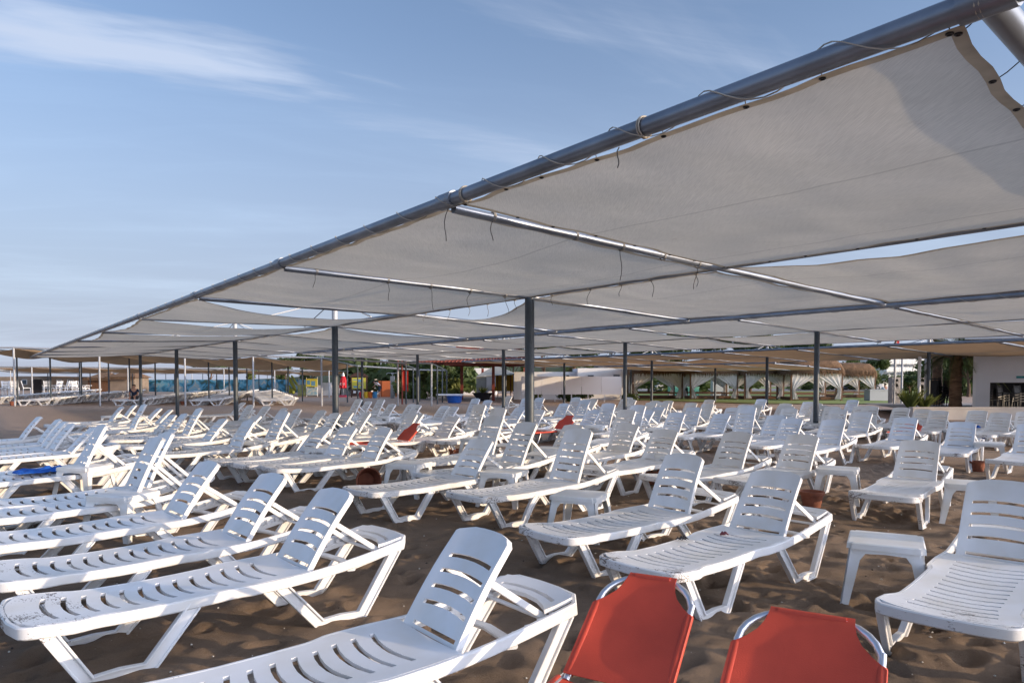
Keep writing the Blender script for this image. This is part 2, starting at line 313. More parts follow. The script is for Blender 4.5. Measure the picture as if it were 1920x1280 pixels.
def link(name, data, parent=None, loc=(0, 0, 0), rz=0.0):
    o = bpy.data.objects.new(name, data); COL.objects.link(o); o.location = loc; o.rotation_euler = (0, 0, rz)
    if parent is not None: o.parent = parent
    return o
def part(name, mb, mats, parent, **k): return link(name, mb.mesh(name, mats, **k), parent)
def tag(o, label, cat, group=None, kind=None):
    if label: o['label'] = label
    if cat: o['category'] = cat
    if group: o['group'] = group
    if kind: o['kind'] = kind
    return o
def thing(name, label, cat, loc=(0, 0, 0), rz=0.0, group=None):
    return tag(link(name, None, None, loc, rz), label, cat, group)
def one(name, mb, mats, label, cat, loc=(0, 0, 0), rz=0.0, group=None, **k):
    return tag(link(name, mb.mesh(name, mats, **k), None, loc, rz), label, cat, group)
def dup(root, loc, rz, label, group=None):
    r = root.copy(); COL.objects.link(r); r.location = loc; r.rotation_euler = (0, 0, rz); r['label'] = label
    if group: r['group'] = group
    for ch in [c for c in CHILD[root.name]]:
        c = ch.copy(); COL.objects.link(c); c.parent = r; c.matrix_parent_inverse = ch.matrix_parent_inverse.copy()
        for g in CHILD.get(ch.name, ()):
            d = g.copy(); COL.objects.link(d); d.parent = c
    return r
CHILD = {}
def register(root):
    for o in [root] + list(root.children):
        CHILD[o.name] = list(o.children)
ORD = ['first', 'second', 'third', 'fourth', 'fifth', 'sixth', 'seventh', 'eighth', 'ninth', 'tenth', 'eleventh', 'twelfth', 'thirteenth', 'fourteenth',
       'fifteenth', 'sixteenth', 'seventeenth', 'eighteenth', 'nineteenth', 'twentieth'] + ['%dth' % i for i in range(21, 60)]

# ------------------------------------------------------------------ ground
def axis(a, b, step, far, grow):
    c = [a + i * step for i in range(int((b - a) / step) + 1)]; up, dn = [], []
    st = step; x = c[-1]
    while x < far: st *= grow; x += st; up.append(x)
    st = step; x = a
    return c, up
def build_ground():
    c, up = axis(-5.5, 6.5, 0.036, 1500, 1.09); lo = []; st = 0.036; x = -5.5
    while x > -1500: st *= 1.09; x -= st; lo.append(x)
    xs = lo[::-1] + c + up
    c, up = axis(1.6, 10.5, 0.036, 1800, 1.06); lo = []; st = 0.036; y = 1.6
    while y > -60: st *= 1.15; y -= st; lo.append(y)
    ys = lo[::-1] + c + up
    rnd = random.Random(3); dents = {}
    for _ in range(2100):
        dx, dy = rnd.uniform(-6, 7), rnd.uniform(1.2, 13); r = rnd.uniform(0.05, 0.15); d = rnd.uniform(0.018, 0.045); a = rnd.uniform(0, pi)
        for i in range(int(dx) - 1 - (dx < 0), int(dx) + 2): 
            for j in range(int(dy) - 1, int(dy) + 2): dents.setdefault((i, j), []).append((dx, dy, r, d, cos(a), sin(a)))
    v = []; N = noise.noise
    for y in ys:
        for x in xs:
            z = 0.0
            if abs(x) < 60 and -5 < y < 70:
                amp = 1.0 if y < 14 else max(0.15, 14 / y)
                z = (0.035 * N(Vector((x * 0.7, y * 0.7, 0))) + 0.022 * N(Vector((x * 2.3, y * 2.3, 5)))) * amp
                if -6.5 < x < 7.5 and 1 < y < 13.5:
                    z += 0.020 * N(Vector((x * 6.5, y * 6.5, 9))) + 0.006 * N(Vector((x * 15, y * 15, 4)))
                    for (dx, dy, r, d, ca, sa) in dents.get((int(math.floor(x)), int(math.floor(y))), ()):
                        ex, ey = x - dx, y - dy; u = ex * ca + ey * sa; w = (-ex * sa + ey * ca) * 1.7; q = (u * u + w * w) / (r * r)
                        if q < 4: z += d * (0.5 * math.exp(-(sqrt(q) - 1.15) ** 2 * 6) - math.exp(-q * 1.6))
            v.append((x, y, z - 0.01))
    W = len(xs); f = [(j * W + i, j * W + i + 1, (j + 1) * W + i + 1, (j + 1) * W + i) for j in range(len(ys) - 1) for i in range(W - 1)]
    me = bpy.data.meshes.new('sand'); me.from_pydata(v, [], f); me.materials.append(M_SAND); me.update()
    me.polygons.foreach_set('use_smooth', [True] * len(me.polygons))
    o = link('sand', me); o['kind'] = 'structure'; return o
build_ground()
def patch(name, pts, z, m):
    me = bpy.data.meshes.new(name); me.from_pydata([(p[0], p[1], z) for p in pts], [], [list(range(len(pts)))]); me.materials.append(m)
    o = link(name, me); o['kind'] = 'structure'; return o
M_GRASS = mat('lawn', (0.16, 0.23, 0.045), 0.9, color2=(0.26, 0.31, 0.08), nscale=0.35)
M_PAVE = mat('paving', (0.34, 0.31, 0.29), 0.85, noise_amt=0.15, nscale=0.6)
patch('lawn', [on_z(1195, 750, 0)[:2], on_z(1420, 757, 0)[:2], on_z(1790, 758, 0)[:2], (90, 150), (10, 150)], 0.03, M_GRASS)
patch('promenade', [on_z(1180, 733.5, 0)[:2], on_z(1700, 733.5, 0)[:2], (90, 118), (12, 118)], 0.045, M_PAVE)

# ------------------------------------------------------------------ sun lounger
XH, WB, WF, WE = 1.303, 0.215, 0.30, 0.25
def zrail(x):
    if x < 1.303:
        t = x / 1.303; return 0.302 - 0.022 * sin(pi * min(1, t * 1.25)) ** 1.0 * (1 - t) - 0.010 * sin(pi * t) + 0.004 * t
    t = (x - 1.303) / 0.667; return 0.306 + 0.10 * t ** 1.25
def smooth(a, b, x):
    t = min(1, max(0, (x - a) / (b - a))); return t * t * (3 - 2 * t)
def whalf(x):
    return 0.302 - 0.040 * smooth(0.10, 0.24, x) + 0.026 * smooth(0.86, 0.97, x) - 0.018 * smooth(1.15, 1.35, x)
def lounger_parts(arch=False, fine=True):
    P = {}
    # deck with curved slots
    mb = MB(); nsl = 13; x0, x1 = 0.06, 1.20; pitch = (x1 - x0) / nsl
    rows = [-0.10, 0.0]
    for k in range(nsl): rows += [x0 + pitch * k, x0 + pitch * k + 0.024]
    rows += [1.23, 1.295]
    ys = [-1, -0.86, -0.66, -0.4, -0.14, 0.14, 0.4, 0.66, 0.86, 1] if fine else [-1, -0.7, 0, 0.7, 1]
    sl = [2, 3, 4, 5, 6] if fine else [1, 2]
    top = []
    for ri, x in enumerate(rows):
        for y in ys:
            w = whalf(x) - 0.012
            bx = 0.030 * max(0, 1 - (y / 0.7) ** 2) if 0.02 < x < 1.2 else 0
            if ri == 0: bx = 0.085 * abs(y) ** 3.2 - 0.005
            if ri == 1: bx = 0.02 * abs(y) ** 2
            xx = x - bx if ri > 1 else x + bx
            top.append(Vector((xx, y * w, zrail(xx) + 0.006 - 0.010 * (1 - y * y))))
    C = len(ys); fc = []
    for r in range(len(rows) - 1):
        slot = (r >= 2) and (r % 2 == 0) and r < 2 + 2 * nsl
        for c in range(C - 1):
            if slot and c in sl: continue
            fc.append([r * C + c, (r + 1) * C + c, (r + 1) * C + c + 1, r * C + c + 1])
    fc = [f[::-1] for f in fc]
    mb.slab(top, fc, Vector((0, 0, -0.016)))
    P['seat_deck'] = mb
    # perimeter rail
    mb = MB(); path = []
    def add(x, y): path.append(Vector((x, y, zrail(max(x, 0)) - 0.022)))
    RX = (1.90, 1.75, 1.6, 1.45, 1.35, 1.25, 1.15, 1.0, 0.95, 0.90, 0.86, 0.7, 0.5, 0.3, 0.24, 0.20, 0.16, 0.12, 0.06, 0.0)
    for x in RX: add(x, -whalf(x))
    for a in (20, 45, 70): add(-0.075 * sin(radians(a)) * 1.2, -(WF - 0.06 + 0.06 * cos(radians(a))))
    for y in (-0.15, 0, 0.15): add(-0.105 - 0.012 * cos(y * 8), y)
    for a in (70, 45, 20): add(-0.075 * sin(radians(a)) * 1.2, (WF - 0.06 + 0.06 * cos(radians(a))))
    for x in RX[::-1]: add(x, whalf(x))
    for y in (0.20, 0.07, -0.07, -0.20): path.append(Vector((1.975 - 0.5 * y * y, y, 0.385)))
    mb.sweep(path, lambda i: _side(path, i), 0.026, 0.056, closed=True)
    P['rail'] = mb
    # head panel: broad curved bar with long slots
    mb = MB(); top = []; rr = [1.815, 1.85, 1.872, 1.955]; yy = [-0.24, -0.19, -0.1, 0, 0.1, 0.19, 0.24]
    for ri, x in enumerate(rr):
        for y in yy: top.append(Vector((x + 0.05 - 1.1 * y * y * (1.0 if ri else 1.4) - 0.03, y, zrail(x) + 0.012)))
    fc = []
    for r in range(3):
        for c in range(6):
            if r == 1 and 1 <= c <= 4: continue
            fc.append([r * 7 + c, r * 7 + c + 1, (r + 1) * 7 + c + 1, (r + 1) * 7 + c])
    mb.slab(top, [f[::-1] for f in fc][::1], Vector((0, 0, -0.02)))
    mb.sweep([Vector((1.55 + 0.06 * (1 - (y / 0.26) ** 2), y, 0.275)) for y in (-0.26, -0.15, 0, 0.15, 0.26)], (1, 0, 0), 0.05, 0.02)
    P['head_panel'] = mb
    # four leg loops
    legs = []
    def leg(s, a, b, c, d):
        m = MB(); y1 = s * (whalf(a) - 0.006); y0 = s * (whalf(b) + 0.015)
        zt = 0.045
        pa = Vector((a, y1, zrail(a) - 0.03)); pd = Vector((d, s * (whalf(d) - 0.006), zrail(max(d, 0)) - 0.03))
        pb = Vector((b, y0, 0.0)); pc = Vector((c, y0, 0.0))
        def strut(p, q, bow=0):
            n = 5 if bow else 2
            L = [p.lerp(q, i / (n - 1)) + Vector((0, 0, bow * sin(pi * i / (n - 1)))) for i in range(n)]; return L
        pts = strut(pa, pb, 0.03 if (arch and a > b) else 0) + [pb.lerp(pc, 0.5)] + strut(pc, pd, 0.03 if (arch and d > c and a < 1) else 0)
        pts[0] = pa
        m.sweep(pts, (0, 1, 0), 0.012, 0.060, ch=0.2)
        n = len(pts); cen = sum(pts, Vector()) / n
        for off in (0.028, -0.028):
            L = []
            for i, p in enumerate(pts):
                A = pts[max(0, i - 1)]; B = pts[min(n - 1, i + 1)]; d_ = (B - A).normalized(); up = Vector((0, 1, 0)).cross(d_)
                L.append(p + up * off)
            m.sweep(L, (0, 1, 0), 0.036, 0.011, ch=0.2)
        return m
    for s in (-1, 1):
        legs.append(leg(s, 0.01, 0.170, 0.43, 0.66)); legs.append(leg(s, 1.10, 1.335, 1.60, 1.86))
    P['legs'] = legs
    return P
def _side(path, i):
    a = path[i - 1]; b = path[(i + 1) % len(path)]; d = (b - a).normalized(); return Vector((d.y, -d.x, 0))
def back_part(L, tilt, nslot, straight, fine=True):
    mb = MB(); t0 = 0.0; rows = [0.0, 0.018, 0.036]
    st = 0.078 if nslot > 4 else 0.090; p = 0.115
    for k in range(nslot - 1): rows += [p, p + 0.020]; p += st
    rows += [L * 0.93, L]
    ys = [-1, -0.93, -0.78, -0.5, -0.17, 0.17, 0.5, 0.78, 0.93, 1]; C = len(ys)
    ca, sa = cos(tilt), sin(tilt); pts = []
    for ri, t in enumerate(rows):
        w = WB - 0.018 * t / L; 
        for y in ys:
            tt = t + (0 if (straight or ri < 3) else 0.016 * max(0, 1 - (y / 0.8) ** 2) * (1 if ri < len(rows) - 1 else 0))
            if ri == len(rows) - 1: tt = L + (0.0 if straight else 0.015) - 0.05 * abs(y) ** 3.5
            cv = 0.012 * sin(pi * min(1, tt / L)) - 0.010 * (1 - y * y) + (0.012 if abs(y) > 0.9 else 0)
            pts.append(Vector((XH + tt * ca - cv * sa, y * w, 0.300 + tt * sa + cv * ca)))
    fc = []
    for r in range(len(rows) - 1):
        slot = (r == 1) or (r >= 3 and r % 2 == 1 and r < 3 + 2 * (nslot - 1))
        for c in range(C - 1):
            if slot and 2 <= c <= 6: continue
            fc.append([r * C + c, r * C + c + 1, (r + 1) * C + c + 1, (r + 1) * C + c][::-1])
    nrm = Vector((sa, 0, -ca))
    tl = []
    for ri in range(len(rows)):
        for y in ys: tl.append(nrm * (0.034 if abs(y) > 0.9 or ri == len(rows) - 1 else 0.014))
    mb.slab(pts, fc, tl)
    mb.f = [f[::-1] for f in mb.f]
    return mb
def brace_part(L, tilt):
    mb = MB(); ca, sa = cos(tilt), sin(tilt); t = L * 0.60; xb = 1.80
    for s in (-1, 1):
        p = Vector((XH + t * ca + 0.03 * sa, s * 0.17, 0.300 + t * sa - 0.03 * ca)); q = Vector((xb, s * 0.222, zrail(xb) - 0.055))
        mb.sweep([p, q], (0, 1, 0), 0.014, 0.032)
        # notched rack inside the rail
        mb.sweep([Vector((1.36, s * 0.236, 0.268)), Vector((1.60, s * 0.236, 0.285)), Vector((1.86, s * 0.236, 0.335))], (0, 1, 0), 0.012, 0.03)
        for k in range(5): mb.box(1.50 + k * 0.07, s * 0.236 - 0.006, 0.285 + k * 0.012, 1.525 + k * 0.07, s * 0.236 + 0.006, 0.315 + k * 0.013)
    mb.sweep([Vector((xb - 0.01, -0.222, zrail(xb) - 0.05)), Vector((xb - 0.01, 0.222, zrail(xb) - 0.05))], (1, 0, 0), 0.026, 0.014)
    return mb
LP_ = lounger_parts(); LPM = {k: v.mesh(k, M_PL) for k, v in LP_.items() if k != 'legs'}
LEGM = [m.mesh('leg', M_PL) for m in LP_['legs']]
LEGA = [m.mesh('leg', M_PL) for m in lounger_parts(True)['legs']]
VAR = {'m': (0.513, radians(54), 5, False), 'l': (0.513, radians(47), 5, False), 's': (0.63, radians(65), 6, True), 'f': (0.50, radians(12), 5, False), 'n': (0.513, radians(58), 5, False), 'o': (0.513, radians(50), 5, False), 't': (0.63, radians(61), 6, True), 'u': (0.513, radians(64), 5, False)}
VT = {}
for k, (L, t, ns, stt) in VAR.items():
    VT[k] = (back_part(L, t, ns, stt).mesh('backrest', M_PL), brace_part(L, t).mesh('prop_bracket', M_PL))
def make_lounger(var, arch=False):
    t = thing('sun_lounger', 'x', 'sun lounger')
    link('seat_deck', LPM['seat_deck'], t); link('side_rail', LPM['rail'], t); link('head_panel', LPM['head_panel'], t)
    for m in (LEGA if arch else LEGM): link('leg', m, t)
    link('backrest', VT[var][0], t); link('prop_bracket', VT[var][1], t); return t
PROTO = {}
def top_off(var): L, t, a, b = VAR[var]; return XH + L * cos(t), 0.300 + L * sin(t)
def put_lounger(x, y, rz, var, label, group='white sun loungers set out on the sand', arch=False, z=0.0):
    key = (var, arch)
    if key not in PROTO:
        o = make_lounger(var, arch); register(o); PROTO[key] = o; o.location = (x, y, z); o.rotation_euler = (0, 0, rz); o['label'] = label; o['group'] = group; return o
    return dup(PROTO[key], (x, y, z), rz, label, group)

# backrest tops read off the photograph: px, py, variant, heading (deg) or None
LG = '''74 781 m 42;110.6 786 m 42;125 792 m 41;136 794 m 42;171 800 l 41;186 793 s 42;201 814 m 42;284 815 s 42;327 811 s 42;395 866 m 43;516 889 m 43;634 918 m 41.5;912 996 m 38
229 762 m;253 759 m;271 757 s;300 765 l;321 767.5 l;340 779 l;352 776 m;390 765 s;411 784 m;457 754 l;472 759 m;500 761 m;534 765 m;562 767 m;549 771 s;516 781 l;455 787 m;602 769 m;609 801 l;632 774 m
681 747.5 s;692 752 m;716 747.5 s;737.5 757 m;769 757 m;799 759 m;824 760 m;674 773 m;705 774.5 m;749 774 m;781 774 m;680 802 m;759 805 m
852 762 m;894 746.5 s;916 750 m;902 757 s;932 763 s;856 781 m;926 778 s;905 823 m;955 742.5 m;974 745 s;1030 745 s;977 764 m;975 789 s;1022 769 m;1057 756 m;1073 747.5 s;1094 744.5 s;1109 754 s;1125 747.5 m;1131 752.5 m;1142 760 m;1111 768 m;1055 795 m;1088 802 s 42 a;1144 793 m
1161 747.5 m;1177 767 s;1180 745 m;1190 749 m;1195 758 s;1210 754 m;1229 751 m;1216 769 m;1249 753 m;1237 763 m;1262 751 m;1287 755 m;1281 762.5 m;1297 774 m;1314 756 m;1335 756 m;1337 763 m;1358 776 m;1356 757 m;1374 759 m;1386 757.5 m;1407 760.5 s;1425 759 m;1420 777 m;1250 805 m;1385 810 m;1285 852 u 38
1330 749 m;1429 748 m;1461 756 m;1465 760.5 m;1504 755 m;1514 766 m;1519 753 m;1543.5 760 m;1543 766.5 m;1568 762 m;1598 761 m;1627 761 m;1619 773 m;1487 784.5 m;1585 788 m;1507 815 m 44;1600 749.5 m;1697 764 m;1755 769.5 m;1776 768.5 m;1822 769 m;1870 773.5 m;1877 770.5 m;1679 782 m;1805 791 m;1938 795 m;1726 826 m 49;1884 903 u 47;1458 884 m 41.5'''
items = []
for tok in LG.replace('\n', ';').split(';'):
    q = tok.split(); px, py, var = float(q[0]), float(q[1]), q[2]; hd = float(q[3]) if len(q) > 3 else None
    rnd = random.Random(int(px * 7 + py)); 
    if hd is None:
        hd = 42 + (px - 700) / 1200 * 3 + rnd.uniform(-4.5, 4.5); var = {'m': rnd.choice('mno'), 's': rnd.choice('st')}.get(var, var)
    xt, zt = top_off(var); p = on_z(px, py, zt); h = radians(hd)
    items.append(dict(px=px, py=py, x=p.x - xt * cos(h), y=p.y - xt * sin(h), rz=h, var=var, arch=len(q) > 4))
# nudge apart those that would overlap sideways
for it in range(12):
    for i, a in enumerate(items):
        for b in items[i + 1:]:
            dx, dy = b['x'] - a['x'], b['y'] - a['y']
            if abs(dx) > 2.3 or abs(dy) > 2.3: continue
            h = (a['rz'] + b['rz']) / 2; u = dx * cos(h) + dy * sin(h); w = -dx * sin(h) + dy * cos(h)
            if abs(u) < 2.1 and abs(w) < 0.60:
                far = 1 if max(a['y'], b['y']) > 7 else 0.25
                if (0.60 - abs(w)) < (2.1 - abs(u)) * 1.5:
                    s = (0.60 - abs(w)) / 2 * (1 if w >= 0 else -1) * far; ox, oy = -sin(h) * s, cos(h) * s
                else:
                    s = (2.1 - abs(u)) / 2 * (1 if u >= 0 else -1) * far; ox, oy = cos(h) * s, sin(h) * s
                if a['y'] > 5: a['x'] -= ox; a['y'] -= oy
                if b['y'] > 5: b['x'] += ox; b['y'] += oy
NEAR = {'912 996': 'nearest white lounger, cut off by the bottom edge, beside the red loungers', '634 918': 'white lounger with leaf debris on its foot end, second from the bottom left',
        '516 889': 'white lounger in the front left, third from the bottom edge', '395 866': 'white lounger in the front left behind the small table, fourth from the bottom edge',
        '1884 903': 'white lounger at the right edge beside the free standing side table', '1458 884': 'white lounger with dark crumbs on its seat, behind the second red lounger',
        '1285 852': 'white lounger between the steep backed lounger and the one with crumbs', '1088 802': 'lounger with a tall straight slotted back and arched legs right of the grey post',
        '905 823': 'white lounger with a round backrest just left of the nearest grey post', '1726 826': 'white lounger facing the camera between the two right hand side tables'}
HD, VD = (cos(radians(43)), sin(radians(43))), (-sin(radians(43)), cos(radians(43)))
rowsd = {}
for it in items:
    key = '%g %g' % (it['px'], it['py'])
    if key in NEAR: it['label'] = NEAR[key]; continue
    rowsd.setdefault(min(11, int((it['py'] - 740) // 6)), []).append(it)
hw = {0: 'in the farthest line', 1: 'in the second farthest line', 2: 'in the third farthest line', 3: 'in the fourth farthest line',
      4: 'in the fifth farthest line', 5: 'in the sixth farthest line', 6: 'in the seventh farthest line', 7: 'in the eighth farthest line',
      8: 'in the ninth farthest line', 9: 'in the tenth farthest line', 10: 'in the mid field line', 11: 'in the nearer line'}
for k, L in rowsd.items():
    L.sort(key=lambda a: a['px']); n = len(L)
    for i, it in enumerate(L):
        wd = 'steep' if it['var'] in 'st' else ('low' if it['var'] == 'l' else 'raised')
        o_ = (ORD[i] + ' from left') if i <= n / 2 else ('rightmost' if i == n - 1 else ORD[n - 1 - i] + ' from right')
        it['label'] = 'white lounger with %s back, %s %s of backs' % (wd, o_, hw[k])
for it in items: put_lounger(it['x'], it['y'], it['rz'], it['var'], it['label'], arch=it['arch'])

# ------------------------------------------------------------------ side tables
def table_meshes():
    top = MB(); a = 0.215; c = 0.03
    poly = [(-a + c, -a), (a - c, -a), (a - c, -a + c * .6), (a, -a + c * .6), (a, a - c * .6), (a - c, a - c * .6), (a - c, a), (-a + c, a), (-a + c, a - c * .6), (-a, a - c * .6), (-a, -a + c * .6), (-a + c, -a + c * .6)]
    v = [Vector((x, y, 0.39)) for x, y in poly]; n = len(v); i0 = len(top.v)
    for p in v: top.vert(p * 1.0 - Vector((0, 0, 0.004)))
    for p in v: top.vert(Vector((p.x * 0.96, p.y * 0.96, 0.392)))
    for p in v: top.vert(Vector((p.x * 1.012, p.y * 1.012, 0.352)))
    for k in range(n):
        q = (k + 1) % n; top.face([i0 + k, i0 + q, i0 + n + q, i0 + n + k]); top.face([i0 + 2 * n + k, i0 + 2 * n + q, i0 + q, i0 + k])
    top.face([i0 + n + k for k in range(n)]); top.face([i0 + 2 * n + k for k in reversed(range(n))])
    ap = MB(); b = a - 0.012
    for r in range(4):
        M = Matrix.Rotation(r * pi / 2, 4, 'Z')
        # apron with an arched lower edge
        xs = [-b + 0.02, -b + 0.066, -b + 0.092, 0, b - 0.092, b - 0.066, b - 0.02]; zs = [0.24, 0.29, 0.328, 0.334, 0.328, 0.29, 0.24]
        pts = [M @ Vector((x, -b - 0.003, 0.352)) for x in xs] + [M @ Vector((x, -b - 0.006, z)) for x, z in zip(xs, zs)]
        ap.slab(pts, [[k, k + 7, k + 8, k + 1] for k in range(6)], M @ Vector((0, 0.010, 0)) )
    legs = []
    for sx, sy in ((-1, -1), (1, -1), (1, 1), (-1, 1)):
        m = MB(); o = 0.048
        for ax in (0, 1):
            def P(w, z, e):   # e: splay
                x, y = (a - 0.012 + e), (a - 0.012 + e)
                return Vector((sx * (x - (w if ax == 0 else 0)), sy * (y - (w if ax == 1 else 0)), z))
            t = Vector((0, -sy * 0.009, 0)) if ax == 0 else Vector((-sx * 0.009, 0, 0))
            q = [P(0, 0.352, 0), P(0.076, 0.352, 0), P(0.048, -0.015, o), P(0, -0.015, o)]
            m.slab(q, [[0, 1, 2, 3]], t)
        legs.append(m)
    return top.mesh('table_top', M_PL2, angle=30), ap.mesh('apron', M_PL2, angle=30), [m.mesh('leg', M_PL2, angle=30) for m in legs]
TT, TA, TL = table_meshes()
tb0 = thing('side_table', 'x', 'side table'); link('table_top', TT, tb0); link('apron', TA, tb0)
for m in TL: link('leg', m, tb0)
register(tb0)
TB = [(1661, 1010, -28, 'small white table standing alone on the sand between crumb strewn lounger and right lounger'), (1088, 925, -25, 'white side table in front of the nearest grey post, beside the tall backed lounger'),
      (946, 882, -22, 'white side table touching the left side of the nearest grey post'), (767, 867, -20, 'white side table with a small black hole in its top, left of the middle'),
      (607, 838, -18, 'white side table at the foot of the second grey post'), (232, 924, -12, 'white side table in the front left between the long loungers'),
      (160, 873, -10, 'white side table beside the blue towel at the left'), (1571, 877, -30, 'white side table above the terracotta pot, right of centre'),
      (1818, 904, -32, 'white side table half hidden by the right edge lounger'), (1854, 829, -33, 'white side table over the terracotta pot near the right edge'),
      (1262, 850, -26, 'white side table behind the round back lounger, centre right'), (1030, 839, -24, 'white side table just right of the nearest grey post'),
      (474, 826, -16, 'white side table left of the second grey post'), (683, 802, -20, 'white side table between loungers right of the second post'),
      (820, 806, -21, 'white side table behind the red lounger in mid field'), (893, 821, -23, 'white side table left behind the nearest post'), (1233, 802, -27, 'white side table in mid field right of the third post'),
      (1118, 797, -25, 'white side table behind the tall backed lounger'), (1554, 792, -31, 'white side table just right of the right hand post'), (1722, 785, -32, 'white side table in the right background by the low wall'),
      (318, 803, -14, 'white side table behind the tall lounger at the left'), (211, 779, -10, 'white side table at the far left end of the rows'), (477, 784, -16, 'white side table right of the left post'),
      (724, 781, -20, 'white side table with odds and ends on top in the far rows'), (1900, 789, -34, 'white side table at the far right by the low wall')]
for i, (px, py, rz, lab) in enumerate(TB):
    p = on_z(px, py, 0.39); rz = radians(rz)
    if i == 0: o = tb0; o.location = (p.x, p.y, 0); o.rotation_euler = (0, 0, rz); o['label'] = lab; o['group'] = 'white side tables'
    else: dup(tb0, (p.x, p.y, 0), rz, lab, 'white side tables')

# ------------------------------------------------------------------ red folding loungers
def red_lounger(loc, rz, label, tilt=44, L=0.60, W=0.30):
    t = thing('red_lounger', label, 'sun lounger', loc, rz, 'red folding loungers'); ta = radians(tilt); hx, hz = 1.25, 0.27
    def B(s, y, o=0): return Vector((hx + s * cos(ta) - o * sin(ta), y, hz + s * sin(ta) + o * cos(ta)))
    fr = MB(); pts = [B(0, -W)]
    pts += [B(L - 0.16 * (1 - k), -W) for k in (0.3,)]
    r = 0.15
    for a in range(0, 91, 15): pts.append(B(L - r + r * sin(radians(a)), -W + r - r * cos(radians(a))))
    for a in range(90, -1, -15): pts.append(B(L - r + r * sin(radians(a)), W - r + r * cos(radians(a))))
    pts.append(B(0, W)); fr.tube(pts, 0.0135, 12); part('back_frame', fr, M_ALU, t)
    sf = MB(); pts = [Vector((hx + 0.10, -W - .02, hz)), Vector((0.15, -W - .03, hz))]
    for a in range(0, 91, 18): pts.append(Vector((0.15 - 0.15 * sin(radians(a)), -W - .03 + 0.15 - 0.15 * cos(radians(a)), hz)))
    for a in range(90, -1, -18): pts.append(Vector((0.15 - 0.15 * sin(radians(a)), W + .03 - 0.15 + 0.15 * cos(radians(a)), hz)))
    pts.append(Vector((hx + 0.10, W + .02, hz))); sf.tube(pts, 0.0135, 12); part('seat_frame', sf, M_ALU, t)
    for x0, lean in ((0.35, -0.10), (hx - 0.02, 0.14)):
        lg = MB(); lg.tube([Vector((x0, -W - .03, hz)), Vector((x0 + lean, -W - .03, 0.04)), Vector((x0 + lean, -W + .03, 0.013)), Vector((x0 + lean, W - .03, 0.013)), Vector((x0 + lean, W + .03, 0.04)), Vector((x0, W + .03, hz))], 0.012, 10)
        part('leg', lg, M_ALU, t)
    pr = MB(); pr.tube([B(L * 0.45, -W, -0.02), Vector((hx + 0.12, -W + 0.01, hz - 0.02)), Vector((hx + 0.12, W - 0.01, hz - 0.02)), B(L * 0.45, W, -0.02)], 0.009, 8); part('prop_bracket', pr, M_ALU, t)
    # back fabric: corner cut-outs where the tube shows
    fb = MB(); rows = [i / 14 for i in range(15)]; C = 15; top = []
    for v in rows:
        s = 0.02 + v * (L - 0.004); rem = L + 0.008 - s
        if rem < 0.17: w = W + 0.016 - 0.105 * (1 - (rem / 0.17) ** 2) ** 0.55
        else: w = W + 0.016
        for j in range(C):
            y = -1 + 2 * j / (C - 1); sag = -0.022 * (1 - y * y) * sin(pi * min(1, max(0.05, v)) ** 0.8) + 0.014 + (0.004 if v < 0.95 else -0.004)
            top.append(B(s, y * w, sag + 0.0015 * noise.noise(Vector((y * 4, v * 9, 3)))))
    fb.slab(top, [[r * C + c, r * C + c + 1, (r + 1) * C + c + 1, (r + 1) * C + c][::-1] for r in range(14) for c in range(C - 1)], Vector((sin(ta), 0, -cos(ta))) * 0.003)
    # hem sleeves round the side tubes and over the top tube
    for s_ in (-1, 1): fb.tube([B(0.03, s_ * W), B(L - 0.17, s_ * W)], 0.0185, 12)
    fb.tube([B(L, -W + 0.115), B(L, W - 0.115)], 0.0185, 12)
    part('back_fabric', fb, M_RED, t, angle=60)
    fs_ = MB(); top = []; 
    for i in range(12):
        x = 0.05 + (hx - 0.05) * i / 11
        for j in range(9):
            y = -1 + 2 * j / 8; top.append(Vector((x, y * (W + 0.03 - (0.09 if i == 0 else 0)), hz + 0.012 - 0.028 * (1 - y * y))))
    fs_.slab(top, [[r * 9 + c, r * 9 + c + 1, (r + 1) * 9 + c + 1, (r + 1) * 9 + c][::-1] for r in range(11) for c in range(8)], Vector((0, 0, -0.003)))
    for s_ in (-1, 1): fs_.tube([Vector((0.16, s_ * (W + .03), hz)), Vector((hx, s_ * (W + .03), hz))], 0.018, 10)
    part('seat_fabric', fs_, M_RED, t, angle=60)
    return t
def put_red(px, py, deg, label, tilt=44, L=0.60, W=0.30):
    zt = 0.27 + L * sin(radians(tilt)); p = on_z(px, py, zt); h = radians(deg); xt = 1.25 + L * cos(radians(tilt))
    return red_lounger((p.x - xt * cos(h), p.y - xt * sin(h), 0), h, label, tilt, L, W)
put_red(1224, 1086, 62, 'red fabric lounger on an aluminium frame, left one of the near pair', 31, 0.56, 0.19)
put_red(1522, 1157, 60, 'red fabric lounger on an aluminium frame, right one of the near pair', 31, 0.56, 0.228)
put_red(781, 795, 40, 'red lounger with a raised back in mid field behind a white backrest', 44, 0.44, 0.20)
put_red(1069, 780, 44, 'red lounger in the far middle, right of the nearest grey post', 44, 0.44, 0.20)
put_red(1712, 793, 50, 'red lounger seen through backrest slots near the right hand side', 20, 0.44, 0.2)

